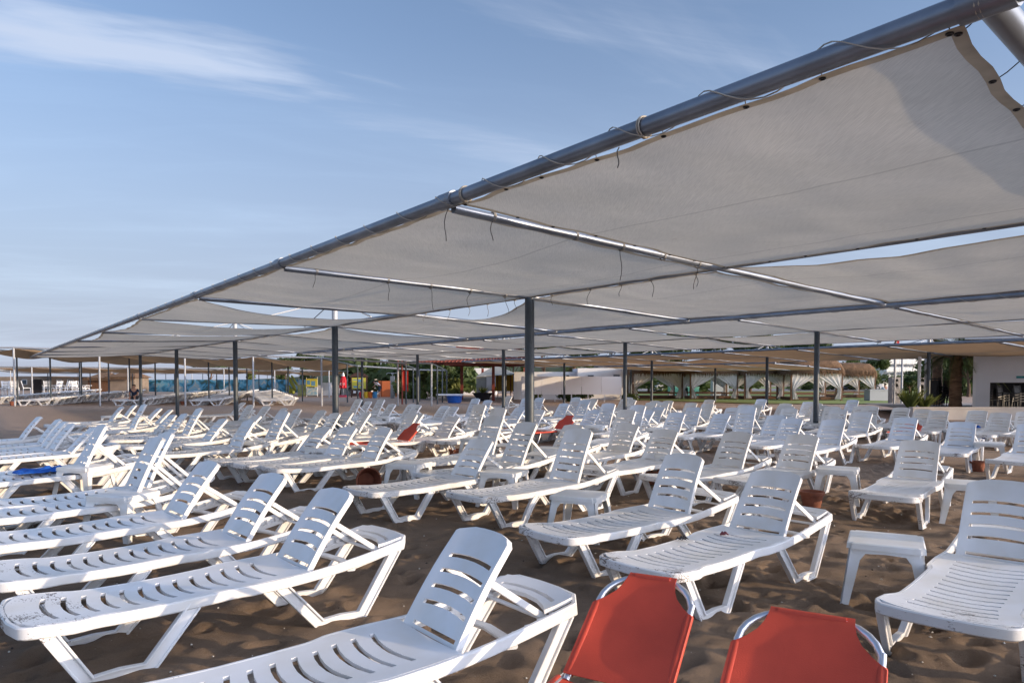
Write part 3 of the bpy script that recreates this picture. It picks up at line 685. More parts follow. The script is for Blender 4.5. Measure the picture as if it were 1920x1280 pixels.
# ------------------------------------------------------------------ canopies
PSI, CELL = 0.657, 3.471
U = Vector((-sin(PSI), cos(PSI), 0)); V = Vector((cos(PSI), sin(PSI), 0)); O = Vector((0.1832, 10.166, 0))
HZ = [EYE + 1.346, EYE + 1.209, EYE + 1.075]
def u_at(vj, px, z):      # position along U on the line v = vj (cells) that stands at picture column px
    lo, hi = -12.0, 120.0
    f = lambda u: proj(O + U * u + V * (vj * CELL) + Vector((0, 0, z)))[0] - px
    a = lo
    while (O + U * a + V * (vj * CELL)).y < 1.0: a += 0.5
    lo = a
    for _ in range(60):
        m = (lo + hi) / 2
        if f(m) > 0: lo = m
        else: hi = m
    return (lo + hi) / 2
class Canopy:
    def __init__(s, vc, us, name, label, post_ks, lit=(), rope=(0,), zoff=0.0, seg=18):
        """us: {row j: [u positions of the nodes]} rows 0,1,2"""
        s.vc, s.us, s.zoff = vc, us, zoff; s.t = thing(name, label, 'canopy frame'); s.n = len(us[0]); s.seg = seg
        t = s.t
        for j in range(3):
            a, b = s.node(0, j), s.node(s.n - 1, j); d = (b - a).normalized(); mb = MB()
            mb.tube([a - d * 0.12, b + d * (0.1 if j else 0.25)], 0.048 if j == 0 else 0.042, 14); part('long_beam', mb, M_PIPE, t)
            if j in rope:
                L = (b - a).length; n = int(min(L, 60) / 0.05); e1 = Vector((0, 0, 1)); e2 = d.cross(e1).normalized(); pts = []
                for i in range(n):
                    q = i / n * min(L, 60); ang = q * 2 * pi / 0.62
                    pts.append(a + d * q + (e1 * cos(ang) + e2 * sin(ang)) * (0.060 if j == 0 else 0.05))
                mb = MB(); mb.tube(pts, 0.0035, 4); part('lacing_rope', mb, M_ROPE, t)
        for k in range(s.n):
            mb = MB(); P = [s.node(k, 0), s.node(k, 1), s.node(k, 2)]; d = (P[1] - P[0]).normalized()
            fat = vc == 0 and k == 0; mb.tube([P[0] - (d * 0.03 if fat else d * -0.05) - Vector((0, 0, 0 if fat else .05)), P[1] - Vector((0, 0, .02)), P[2] - Vector((0, 0, .05))], 0.052 if fat else 0.034, 14); part('cross_pipe', mb, M_PIPE, t)
            for j in (0,):
                mb = MB(); mb.tube([P[j] - U * 0.09, P[j] + U * 0.09], 0.060, 14); part('pipe_joint', mb, M_PIPE, t)
        for k in post_ks:
            p = s.node(k, 1); top = p.z + 0.62; r = 0.068
            mb = MB(); mb.tube([(p.x, p.y, -0.15), (p.x, p.y, p.z - 0.03)], r, 24)
            mb.tube([(p.x, p.y, -0.15), (p.x, p.y, 0.03)], r * 1.25, 24); part('post', mb, M_POST, t)
            if vc == 0 and k == 0: continue
            mb = MB(); mb.tube([(p.x, p.y, p.z - 0.03), (p.x, p.y, top)], 0.062, 16); part('mast', mb, M_ALUW, t)
            for du, dv in ((0.5, 0), (-0.5, 0), (0, 0.42), (0, -0.42)):
                e = p + U * du * CELL + V * dv * CELL; e.z = p.z + (0.06 if dv == 0 else (-dv * 0.14 / 0.5 * 0.5 + 0.05))
                mb = MB(); mb.tube([Vector((p.x, p.y, top - 0.08)), e], 0.013, 6); part('stay', mb, M_ALUW, t)
    def node(s, k, j):
        p = O + U * s.us[j][k] + V * ((s.vc + (j - 1)) * CELL); return Vector((p.x, p.y, HZ[j] + s.zoff))
    def cloth(s, k, j, m, name_label, sag=0.10, gap=0.09, loose=None, group='shade cloths laced between the pipes', seed=0):
        """cloth in the cell between nodes k,k+1 and rows j,j+1"""
        A, B, C_, D = s.node(k, j), s.node(k + 1, j), s.node(k + 1, j + 1), s.node(k, j + 1)
        n = s.seg; hem = 0.055; rnd = random.Random(seed * 31 + k * 7 + j); loose = loose or {}
        ticks = [0, hem / 3.4] + [hem / 3.4 + (1 - 2 * hem / 3.4) * i / n for i in range(1, n)] + [1 - hem / 3.4, 1]
        ng = 7; ph = [rnd.uniform(0.6, 1.5) for _ in range(60)]
        def scal(t, e):   # inward scallop between grommets
            g = t * ng; i = int(g); return 0.016 * sin(pi * (g - i)) ** 2 * ph[e * 10 + min(i, 9)]
        mb = MB(); idx = {}
        sg = sag * rnd.uniform(0.7, 1.3) * (0.4 if (k, j) == (0, 0) else 1.0); wr = rnd.uniform(0, 99)
        for bi, b in enumerate(ticks):
            for ai, a in enumerate(ticks):
                # edges: a=0 near (k), a=1 far (k+1), b=0 row j, b=1 row j+1 ; inset of each edge in metres
                i0 = gap + scal(b, 0) + loose.get('k', 0) * 4 * b * (1 - b); i1 = gap + scal(b, 1) + loose.get('K', 0) * 4 * b * (1 - b)
                j0 = gap * 0.28 + scal(a, 2) + loose.get('j', 0) * 4 * a * (1 - a); j1 = gap * 0.7 + scal(a, 3) + loose.get('J', 0) * 4 * a * (1 - a)
                aa = (i0 + a * (CELL - i0 - i1)) / CELL; bb = (j0 + b * (CELL - j0 - j1)) / CELL
                p = (A * (1 - aa) + B * aa) * (1 - bb) + (D * (1 - aa) + C_ * aa) * bb
                droop = 16 * a * (1 - a) * b * (1 - b)
                z = -0.035 - sg * droop - 0.5 * (loose.get('k', 0) * (1 - a) ** 3 + loose.get('K', 0) * a ** 3) * 4 * b * (1 - b) - 0.5 * (loose.get('j', 0) * (1 - b) ** 3 + loose.get('J', 0) * b ** 3) * 4 * a * (1 - a)
                z += 0.018 * noise.noise(Vector((a * 2.5 + wr, b * 7, wr))) + 0.012 * noise.noise(Vector((a * 9, b * 3 + wr, 1)))
                idx[(ai, bi)] = mb.vert(p + Vector((0, 0, z)))
        N = len(ticks)
        for bi in range(N - 1):
            for ai in range(N - 1):
                mb.mi = 1 if (ai in (0, N - 2) or bi in (0, N - 2)) else 0
                mb.face([idx[(ai, bi)], idx[(ai + 1, bi)], idx[(ai + 1, bi + 1)], idx[(ai, bi + 1)]])
        o = one('shade_cloth', mb, [m, M_HEM], name_label, 'shade cloth', group=group, angle=80)
        s.first = getattr(s, 'first', None) or (mb, idx, N, ticks); return o
    def cord(s, p, L, seed):
        rnd = random.Random(seed); dx, dy = rnd.uniform(-.05, .05), rnd.uniform(-.03, .03); mb = MB()
        pts = [p + Vector((dx * q * (2 - q) , dy * q * q, -L * q)) + Vector((0.012 * sin(q * 5 + seed), 0, 0)) for q in (0, .2, .4, .6, .8, 1)]
        mb.tube(pts, 0.0035, 5); part('tie_cord', mb, M_CORD, s.t)
    def tie(s, p, d, r=0.047):
        e1 = Vector((0, 0, 1)); d = d.normalized(); e2 = d.cross(e1).normalized(); mb = MB()
        for q in (0, 0.014): mb.tube([p + d * q + (e1 * cos(a) + e2 * sin(a)) * r for a in [i * 2 * pi / 12 for i in range(12)]], 0.005, 5, closed=True)
        part('rope_tie', mb, M_ROPE, s.t)
M_ALUW = mat('pale_paint_lit_mast', (0.42, 0.44, 0.47), 0.5, 0.1)  # pale paint; on masts, sunlight on the post paint is put into it
# canopy A: rows anchored on the columns where the joints stand
uA1 = {-1: 1352, 0: 993, 1: 771, 2: 628, 4: 441, 6: 331, 8: 263}
uA0 = {-2: 1854, -1: 840, 0: 525, 1: 367, 2: 261}
def fill(known, ks):
    K = sorted(known); out = []
    for k in ks:
        if k in known: out.append(known[k]); continue
        lo = [q for q in K if q < k]; hi = [q for q in K if q > k]
        if lo and hi: a, b = lo[-1], hi[0]; out.append(known[a] + (known[b] - known[a]) * (k - a) / (b - a))
        elif lo: out.append(known[lo[-1]] + (k - lo[-1]) * CELL)
        else: out.append(known[hi[0]] - (hi[0] - k) * CELL)
    return out
kA0 = {k: u_at(-1, px, HZ[0]) for k, px in uA0.items()}; kA1 = {k: u_at(0, px, HZ[1] - 0.3) for k, px in uA1.items()}
uend = u_at(-1, 58, HZ[0])
NA = 2 + 9; ks = list(range(-2, 9))
r0 = fill(kA0, ks)
for i in range(5, len(r0)): r0[i] = r0[4] + (uend - r0[4]) * (i - 4) / (len(r0) - 5)
r1 = fill(kA1, ks); r2 = [2 * b - a if abs(2 * b - a - b) < 0.6 else b for a, b in zip(r0, r1)]
r2[1] = u_at(1, 1657, HZ[2]); r2[2] = u_at(1, 1290, HZ[2])
CA = Canopy(0, [r0, r1, r2], 'canopy_frame', 'nearest pipe canopy frame with the thick rope laced beam rising to the top right', [ks.index(k) for k in (0, 2, 4, 6, 8)] + [0], rope=(0,), seg=26)
def build_cloths(cn, m, who, seed, looseness, far_label):
    n = cn.n
    for k in range(n - 1):
        for j in (0, 1):
            lo = looseness.get((k, j), {}); rnd = random.Random(seed + k * 2 + j)
            lab = far_label(k, j)
            cn.cloth(k, j, m, lab, sag=rnd.uniform(0.05, 0.11) if who == 'A' else rnd.uniform(0.02, 0.07), gap=rnd.uniform(0.05, 0.11), loose=lo, seed=seed)
rowA = {0: 'sea side', 1: 'inner side'}
build_cloths(CA, M_CLOTH, 'A', 11, {(0, 0): {'k': 0.06, 'j': 0.012}, (0, 1): {'j': 0.12}, (1, 0): {}, (3, 0): {'k': 0.30, 'K': 0.06}, (2, 1): {'j': .32}, (4, 0): {'k': 0.20, 'K': 0.12, 'j': .1}, (5, 0): {'k': 0.12, 'j': .12}, (4, 1): {'j': .08, 'k': .1}},
             lambda k, j: ('huge grey shade cloth filling the top right corner under the thick beam' if (k, j) == (0, 0) else 'grey shade cloth, %s along the %s half of the nearest canopy' % (ORD[k] if k else 'rightmost', rowA[j])))
# grommets on the near cloth
def grommets(cn, k, j):
    o = cn.cloth.__self__
uB = [u_at(3.2021, px, 1.6) for px in (1531, 1172, 944, 783, 679)]
def interl(us_, extra_lo, end):
    out = [us_[0] - CELL * q for q in range(extra_lo, 0, -1)]
    for a, b in zip(us_, us_[1:]): out += [a, (a + b) / 2]
    out.append(us_[-1]); 
    while out[-1] < end - CELL * 0.6: out.append(min(out[-1] + CELL, end))
    return out
b_end = u_at(2.2, 552, HZ[0]); rB = interl(uB, 2, b_end)
CB = Canopy(3.2021, [rB, rB, rB], 'canopy_frame', 'second pipe canopy frame, whose laced front beam crosses the right half', [0] + list(range(2, len(rB), 2)), seg=16, zoff=0.09)
build_cloths(CB, M_CLOTH, 'B', 41, {(2, 0): {'J': .05}, (4, 0): {'K': .14, 'j': .06}, (5, 1): {'j': .1, 'k': .08}, (3, 1): {'k': .10}, (1, 0): {'K': .07}, (2, 1): {'j': .06, 'K': .06}, (6, 0): {'k': .1}, (3, 0): {'k': .07}}, lambda k, j: 'grey shade cloth, %s from the right on the %s of the second canopy' % (ORD[k], ('near half', 'far half')[j]))
uC = [u_at(6.6945, px, 1.6) for px in (1741, 1438, 1222, 1058, 948)]
rC = interl(uC, 2, u_at(5.7, 862, HZ[0]))
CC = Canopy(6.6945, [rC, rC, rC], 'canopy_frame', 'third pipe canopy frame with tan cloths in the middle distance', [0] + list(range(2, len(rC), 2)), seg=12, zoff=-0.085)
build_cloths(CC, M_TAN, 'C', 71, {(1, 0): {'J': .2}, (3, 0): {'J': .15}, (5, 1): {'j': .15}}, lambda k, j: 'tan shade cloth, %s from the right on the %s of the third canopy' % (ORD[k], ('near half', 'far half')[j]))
uD = [u_at(9.2, px, 1.6) for px in (1514, 1341, 1258, 1183)]
rD = [uD[0], (uD[0] + uD[1]) / 2, uD[1], (uD[1] + uD[3]) / 2, uD[3]]
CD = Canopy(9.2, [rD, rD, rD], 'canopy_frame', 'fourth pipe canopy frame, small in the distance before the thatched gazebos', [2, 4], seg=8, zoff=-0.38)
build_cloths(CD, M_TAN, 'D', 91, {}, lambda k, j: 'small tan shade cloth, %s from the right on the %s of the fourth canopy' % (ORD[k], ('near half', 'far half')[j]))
# ties and hanging cords on canopy A
for k, q0 in ((1, 0), (2, 0)):
    P0, P1 = CA.node(k, 0), CA.node(k, 1)
    for i, q in enumerate((0.12, 0.38, 0.55, 0.72, 0.88)):
        p = P0.lerp(P1, q) - Vector((0, 0, 0.07)); CA.tie(p + Vector((0, 0, 0.03)), P1 - P0, 0.037)
        if i % 2 == 0 or k == 2: CA.cord(p, 0.16 + 0.06 * (i % 3), i + k * 9)
for (a, b, j) in ((1, 2, 1), (2, 3, 1)):
    P0, P1 = CA.node(a, j), CA.node(b, j)
    for i, q in enumerate((0.1, 0.3, 0.45, 0.62, 0.85)):
        p = P0.lerp(P1, q); CA.tie(p, P1 - P0, 0.046); CA.cord(p - Vector((0, 0, .05)), 0.13 + 0.05 * (i % 2), i + a * 5)
P0, P1 = CA.node(0, 0), CA.node(1, 0)
for q in (0.004, 0.45, 0.93, 0.985): CA.tie(P0.lerp(P1, q), P1 - P0, 0.056)
CA.cord(P1 - Vector((0, 0, 0.06)), 0.24, 3); CA.cord(P0.lerp(P1, 0.5) - Vector((0, 0, 0.06)), 0.12, 4)
# grommet rings and edge ties of the huge near cloth
def near_grommets():
    mb, idx, N, ticks = CA.first
    P = lambda a, b: Vector(mb.v[idx[(a, b)]])
    A, B, C_, D = CA.node(0, 0), CA.node(1, 0), CA.node(1, 1), CA.node(0, 1)
    for e in range(4):
        for q in range(8):
            i = 1 + round((N - 3) * q / 7)
            (o, n_), (u, v) = [((P(0, i), P(1, i)), (A, D)), ((P(N - 1, i), P(N - 2, i)), (B, C_)), ((P(i, 0), P(i, 1)), (A, B)), ((P(i, N - 1), P(i, N - 2)), (D, C_))][e]
            c = o.lerp(n_, 0.55) - Vector((0, 0, 0.003)); iw = (n_ - o).normalized(); dn = iw.cross(Vector((0, 0, 1))).normalized(); ri = MB()
            ri.tube([c + (dn * cos(a) + iw * sin(a)) * 0.011 for a in [w * 2 * pi / 14 for w in range(14)]], 0.0045, 6, closed=True)
            part('grommet', ri, M_GROM, CLOTH0)
            t = (c - u).dot((v - u).normalized()); m = u + (v - u).normalized() * t; k = (c - m); k.z = 0; m = m + k.normalized() * 0.05
            tc = MB(); tc.tube([c, (c + m) / 2 - Vector((0, 0, 0.006)), m], 0.0026, 5); part('tie_cord', tc, M_CORD, CLOTH0)
CLOTH0 = [o for o in COL.objects if o.get('label', '').startswith('huge grey')][0]
near_grommets()
# ------------------------------------------------------------------ flower pots, tub, odds and ends
def pot_mesh(r=0.15, h=0.22):
    prof = [(0.68 * r, 0), (0.72 * r, 0.02), (0.93 * r, h - 0.045), (1.03 * r, h - 0.045), (1.06 * r, h), (0.95 * r, h), (0.88 * r, h - 0.05), (0.66 * r, 0.03), (0.0001, 0.03)]
    mb = MB(); n = 24; rings = []
    for q, z in prof: rings.append([mb.vert((q * cos(2 * pi * k / n), q * sin(2 * pi * k / n), z)) for k in range(n)])
    for a, b in zip(rings, rings[1:]):
        for k in range(n): mb.face([a[k], a[(k + 1) % n], b[(k + 1) % n], b[k]])
    mb.face(rings[0][::-1]); return mb
PM = pot_mesh().mesh('flower_pot', M_TERRA)
PT = [(1522, 950, 1, 'terracotta pot behind the lounger with crumbs on its seat'), (1833, 882, .85, 'terracotta pot with a rim under the right side table'), (1470, 848, .8, 'terracotta pot in mid field left of the right hand post'),
      (1222, 905, 1, 'terracotta pot between two loungers in the centre right'), (853, 858, .9, 'terracotta pot under a lounger foot left of the nearest post'), (650, 832, .8, 'terracotta pot beside the second grey post'),
      (580, 822, .8, 'terracotta pot under loungers left of the second grey post'), (727, 792, .8, 'small terracotta pot in the far rows'), (944, 812, .8, 'terracotta pot in the far rows beside the nearest post'),
      (1191, 800, .7, 'tiny terracotta pot in the far rows, centre right'), (24, 760, 1.3, 'terracotta pot at the foot of the leftmost white pole'), (343, 758, 1.1, 'terracotta pot by the white pole behind the left post')]
for px, py, sc, lab in PT:
    p = on_z(px, py, 0.0); o = tag(link('flower_pot', PM, None, (p.x, p.y, -0.01), random.Random(px).uniform(0, 6)), lab, 'flower pot', 'terracotta pots in the sand'); sc *= .85; o.scale = (sc, sc, sc)
p = on_z(686, 920, 0.0); o = tag(link('flower_pot', PM, None, (p.x, p.y, 0.13)), 'terracotta pot tipped on its side between two loungers', 'flower pot', 'terracotta pots in the sand')
o.rotation_euler = (radians(80), 0.2, radians(20))
# towel on the lounger at the left
mb = MB(); c = on_z(82, 882, 0.33); h = radians(42); n = 26; m_ = 14; idx = []
for i in range(n + 1):
    for j in range(m_ + 1):
        a, b = i / n - .5, j / m_ - .5
        q = Vector((a * 0.62 * (1 - 0.25 * abs(b)), b * 0.34 * (1 + 0.5 * noise.noise(Vector((a * 5, 1, 2)))), 0))
        z = 0.335 + 0.045 * max(0, 1 - (abs(a) * 2) ** 4) * (0.5 + noise.noise(Vector((a * 6, b * 5, 4)))) * (1 - (2 * b) ** 4) + 0.012 * noise.noise(Vector((a * 20, b * 14, 1)))
        idx.append(Vector((c.x + q.x * cos(h) - q.y * sin(h), c.y + q.x * sin(h) + q.y * cos(h), max(0.318, z))))
W_ = m_ + 1; mb.slab(idx, [[i * W_ + j, (i + 1) * W_ + j, (i + 1) * W_ + j + 1, i * W_ + j + 1] for i in range(n) for j in range(m_)], Vector((0, 0, -0.008)))
one('towel', mb, M_TOWEL, 'crumpled blue towel lying on a lounger at the left', 'towel')
# blue bag by the right loungers
c = on_z(1833, 826, 0.0); mb = MB()
for k, (r, z) in enumerate([(0.10, 0.0), (0.15, 0.08), (0.14, 0.2), (0.08, 0.3), (0.03, 0.34)]): pass
mb.tube([(c.x, c.y, z) for z in (0, .08, .2, .3, .36)], [0.12, 0.17, 0.14, 0.08, 0.02], 12); one('bag', mb, M_BLUE, 'blue bag standing on the sand between loungers near the right edge', 'bag')
# pebbles, shell bits and butts strewn over the near sand
def pebbles():
    rn = random.Random(12); mb = MB()
    for i in range(700):
        y = 1.7 + 9 * rn.random() ** 1.5; x = rn.uniform(-.75, .8) * y; s = rn.uniform(.003, .0085) * (1 + y * .05); z = GZ(x, y); a = rn.uniform(0, 6.3); e = rn.uniform(.5, 1.6)
        P_ = [(s * e * cos(a), s * e * sin(a), 0), (-s * sin(a), s * cos(a), 0), (-s * e * cos(a), -s * e * sin(a), 0), (s * sin(a), -s * cos(a), 0), (0, 0, s * .8), (0, 0, -s * .6)]
        v = [mb.vert((x + p[0], y + p[1], z + p[2] + s * .4)) for p in P_]
        mb.mi = 0 if rn.random() < .65 else 1
        for q in ((0, 1, 4), (1, 2, 4), (2, 3, 4), (3, 0, 4), (1, 0, 5), (2, 1, 5), (3, 2, 5), (0, 3, 5)): mb.face([v[k] for k in q])
    o = link('pebbles', mb.mesh('pebbles', [mat('shell_white', (.55, .52, .47), .7), mat('dark_pebble', (.05, .04, .035), .8)])); o['kind'] = 'stuff'
SANDO = bpy.data.objects['sand']
bpy.context.view_layer.update()
def GZ(x, y):
    h = SANDO.ray_cast((x, y, 1.0), (0, 0, -1)); return h[1].z if h[0] else 0.0
pebbles()
# crumbs on the seat behind the second red lounger
def bits(px, py, z, r, name, lab, m, seed):
    c = on_z(px, py, z); mb = MB(); rn = random.Random(seed)
    for _ in range(9):
        a = rn.uniform(0, 6.3); q = rn.uniform(0, r); s = rn.uniform(.006, .014); x, y = c.x + q * cos(a), c.y + q * sin(a)
        mb.tube([(x - s * 1.5, y, z + .004), (x, y + s * .5, z + s + .006), (x + s * 1.5, y, z + .004)], [s * .3, s * .7, s * .2], 6)
    one(name, mb, m, lab, 'litter')
bits(1279, 1012, 0.302, 0.04, 'litter', 'dark crumpled scraps lying on the lounger seat behind the red lounger', M_DARK, 3)
bits(1357, 1003, 0.302, 0.02, 'litter', 'small reddish leaf lying on the seat beside dark scraps', mat('dull_red', (0.16, 0.04, 0.05), 0.7), 5)
# blue tub with a white slab on top
P = on_z(852, 755, 0); mb = MB(); mb.tube([(0, 0, 0), (0, 0, .12), (0, 0, .42), (0, 0, .45)], [.40, .44, .50, .52], 20); t = thing('water_tub', 'blue round tub with a white slab lying across its top', 'tub', (P.x, P.y, 0)); part('tub', mb, M_BLUE, t)
mb = MB(); mb.box(-1.1, -.35, .46, .55, .35, .56); part('lid_slab', mb, M_WHITEP, t)
# planter trough
P = on_z(905, 751, 0); t = thing('planter', 'stone trough planter with spiky plants by the red posts', 'planter', (P.x, P.y, 0))
mb = MB(); mb.tube([(0, 0, 0), (0, 0, .25), (0, 0, .5), (0, 0, .55)], [.45, .5, .7, .75], 14); part('bowl', mb, M_DARK, t)
def blades(n, r, h, seed, w=0.035, droop=0.5, base=0.0):
    mb = MB(); rn = random.Random(seed)
    for _ in range(n):
        a = rn.uniform(0, 2 * pi); l = h * rn.uniform(.6, 1.1); o = r * rn.uniform(.4, 1.1); d = Vector((cos(a), sin(a), 0)); s = Vector((-sin(a), cos(a), 0)) * w; b0 = d * rn.uniform(0, .1)
        pts = [b0 + d * (o * t) + Vector((0, 0, base + l * (t - droop * t * t * rn.uniform(.3, 1)))) for t in (0, .35, .7, 1)]
        q = [mb.vert(pts[0] - s), mb.vert(pts[0] + s), mb.vert(pts[1] + s), mb.vert(pts[1] - s), mb.vert(pts[2] + s * .7), mb.vert(pts[2] - s * .7), mb.vert(pts[3])]
        mb.face([q[0], q[1], q[2], q[3]]); mb.face([q[3], q[2], q[4], q[5]]); mb.face([q[5], q[4], q[6]])
    return mb
part('foliage', blades(50, .5, .7, 4, base=.5), M_LEAF2, t)

# ------------------------------------------------------------------ vegetation
def crown_mesh(seed, R, Hc, n, leaf, kind='round', m=None):
    rn = random.Random(seed); mb = MB(); lobes = []
    for _ in range(9 if kind == 'round' else 14):
        a = rn.uniform(0, 2 * pi); q = R * sqrt(rn.uniform(0, .7))
        if kind == 'round': z = Hc * rn.uniform(.18, .85); r = R * rn.uniform(.28, .5)
        else: z = Hc * rn.uniform(.5, .8) - q * .1; r = R * rn.uniform(.2, .38)
        lobes.append((Vector((q * cos(a), q * sin(a), z)), r))
    for _ in range(n):
        c, r = rn.choice(lobes); d = Vector((rn.gauss(0, 1), rn.gauss(0, 1), rn.gauss(0, 1))).normalized(); p = c + Vector((d.x, d.y, d.z * .75)) * r * rn.uniform(.55, 1.08) 
        x = Vector((rn.gauss(0, 1), rn.gauss(0, 1), rn.gauss(0, 1))).normalized(); y = x.cross(d)
        if y.length < .1: continue
        y.normalize(); s = leaf * rn.uniform(.6, 1.3); q = [mb.vert(p + x * s), mb.vert(p + y * s * .45), mb.vert(p - x * s), mb.vert(p - y * s * .45)]; mb.face(q)
    return mb.mesh('crown', m, smooth=False)
def trunk_mb(h, r, seed, lean=0.1, limbs=4):
    rn = random.Random(seed); mb = MB(); P = [Vector((lean * h * t * t * .5 + .04 * h * sin(t * 4 + seed), .03 * h * sin(t * 5), h * t)) for t in [i / 7 for i in range(8)]]
    mb.tube(P, [r * (1.25 - .75 * t) for t in [i / 7 for i in range(8)]], 10)
    for k in range(limbs):
        b = P[4 + k % 3]; a = rn.uniform(0, 6.3); l = h * rn.uniform(.25, .4); mb.tube([b, b + Vector((cos(a) * l * .5, sin(a) * l * .5, l * .5)), b + Vector((cos(a) * l, sin(a) * l, l * 1.1))], [r * .45, r * .3, r * .12], 6)
    return mb
CR = [crown_mesh(1, 3.2, 5.2, 3800, .24, 'round', M_LEAF), crown_mesh(2, 3.2, 5.0, 3800, .22, 'round', M_LEAF2), crown_mesh(3, 3.4, 3.4, 3600, .22, 'pine', M_LEAF)]
TRK = [trunk_mb(3.4, .2, 1), trunk_mb(3.6, .18, 5), trunk_mb(3.8, .22, 8, .2)]
TRM = [t.mesh('trunk', M_BARK) for t in TRK]
def tree(px, Y, top, kind, label, width=None, z0=0.0, name='tree', cm=None, rz=None):
    """top: pixel row of the crown's top; width in pixels"""
    P = at(px, 713, Y); ht = at(px, top, Y).z - z0; base_h = {0: 6.6, 1: 6.6, 2: 6.4}[kind]; s = ht / base_h
    sw = (width / F * Y) / 7.0 if width else s
    t = thing(name, label, 'tree', (P.x, Y, z0), rz if rz is not None else (px * 13 + Y) % 6.28, 'trees behind the beach'); t.scale = (sw, sw, s)
    c = link('crown', CR[kind] if cm is None else cm, t); c.location = (0, 0, {0: 1.6, 1: 1.7, 2: 3.0}[kind]); link('trunk', TRM[kind], t); return t
T_ = [(700, 70, 650, 0, 'dark leafy tree behind the orange shower cabin', 60), (752, 74, 646, 1, 'green tree behind the flag poles', 70), (795, 68, 652, 0, 'dark tree right of the third grey post', 70), (836, 60, 660, 0, 'pine with dark needles beside the red posts', 80),
      (640, 70, 652, 1, 'light green tree behind the yellow notice board', 70), (585, 78, 655, 0, 'distant tree behind the yellow sign', 60), (895, 74, 622, 0, 'tree crown above the red tiled roof', 90), (960, 80, 632, 1, 'tree behind the striped tent', 70),
      (1020, 76, 618, 2, 'pine crown showing between canopies above the white screen', 90), (1085, 78, 622, 0, 'dark tree above the white screen', 90), (1150, 82, 612, 2, 'tall pine above the white building corner', 90), (1215, 84, 622, 1, 'light green tree above the left gazebo', 80),
      (1275, 80, 616, 0, 'dark tree behind the gazebos, left of centre', 90), (1340, 88, 612, 2, 'pine behind the long thatched roof', 100), (1405, 84, 620, 0, 'dark leafy tree behind the long thatched roof', 90), (1465, 90, 618, 1, 'pale tree between the posts behind the gazebos', 90),
      (1530, 86, 628, 2, 'pine crown behind the right hand post', 80), (1580, 74, 662, 1, 'light tree behind the two thatched gazebos', 60), (1632, 60, 668, 0, 'rounded bright tree right of the thatched gazebos', 76), (1705, 72, 703, 0, 'dark shrubby tree behind the stone pillar', 60),
      (1735, 95, 692, 2, 'far tree behind the thick palm trunk', 70), (1815, 60, 640, 0, 'tree behind the grey panelled kiosk', 90), (1880, 66, 632, 1, 'pale tree above the grey panelled kiosk', 90), (1770, 110, 660, 0, 'hazy tree between the palm trunks', 50),
      (535, 92, 668, 0, 'small distant tree behind the slide boards', 60), (470, 100, 672, 1, 'small distant tree above the left canopies', 60), (395, 110, 676, 2, 'distant pine above the left canopies', 60)]
for px, Y, top, kd, lab, w in T_: tree(px, Y, top, kd, lab, w)
# shade trees along the right, outside the picture, that break up the low sun
for i, (x, y, s) in enumerate([(38, 7, .8), (52, 12, 1.0)]):
    t = thing('tree', 'tree beyond the right edge of the beach, number %s' % ORD[i], 'tree', (x, y, 0), i * 1.3, 'trees behind the beach'); t.scale = (s, s, s); c = link('crown', CR[i % 2], t); c.location = (0, 0, 2.2); link('trunk', TRM[i % 2], t)
# undergrowth and bushes
def bush(px, py, w, h, label, m, seed, name='bush', Y=None):
    P = on_z(px, py, 0) if Y is None else at(px, py, Y); mb = MB(); rn = random.Random(seed)
    me = crown_mesh(seed, 1.0, 1.1, 900, .13, 'round', m); o = tag(link(name, me, None, (P.x, P.y, -0.1)), label, 'plant', 'bushes and plants'); o.scale = (w, w * .6, h); return o
for i, (px, py, w, h, lab, m) in enumerate([(758, 747, 0.8, 0.9, 'low bush at the foot of the orange cabin', M_LEAF), (768, 747, 1.4, 1.5, 'bush beneath the flag poles', M_LEAF2), (800, 747, 1.7, 1.8, 'broad bush behind the white pole frame', M_LEAF2), (832, 748, 1.4, 1.5, 'bush beside the man in white', M_LEAF2),
      (782, 742, 4.2, 3.4, 'dark hedge mass behind the third grey post', M_LEAF), (716, 741, 3.6, 3.6, 'dark hedge behind the orange cabin', M_LEAF), (848, 742, 3.0, 2.8, 'dark hedge right behind the man in white', M_LEAF), (1003, 751, .5, .7, 'small plant below the white screen, left', M_LEAF2), (1075, 752, 1.2, .9, 'dry shrub below the white screen', M_LEAF), (1190, 750, 1.0, .5, 'flower bed shrub beside the gazebo row', M_LEAF)]):
    bush(px, py, w, h, lab, m, 60 + i)
for i, (px, Y, w, h, lab) in enumerate([(1300, 78, 14, 3.2, 'long dark hedge behind the left gazebos'), (1420, 84, 14, 3.0, 'long dark hedge behind the middle gazebos'), (1560, 100, 10, 2.0, 'hedge behind the parked cars'), (1690, 92, 9, 2.0, 'dark hedge behind the stone pillar'), (1830, 64, 7, 5.0, 'tall dark hedge beside the kiosk'), (1775, 110, 8, 5.5, 'far hedge between the palms')]):
    me = crown_mesh(90 + i, 1.0, 1.1, 2600, .075, 'round', M_LEAF); P = at(px, 713, Y); o = tag(link('hedge', me, None, (P.x, Y, -0.1)), lab, 'hedge', 'bushes and plants'); o.scale = (w * .62, 2.0, h)
for i, (px, py, h) in enumerate([(1707, 764, .9), (1732, 764, .7)]):
    P = at(px, py, 25.9); one('agave_plant', blades(60, .55, h, i + 3, .05, .35), M_LEAF2, ['spiky agave on the low wall beside the white pole', 'smaller spiky agave behind the white pole'][i], 'plant', (P.x, P.y, P.z - .02), group='bushes and plants', smooth=False)
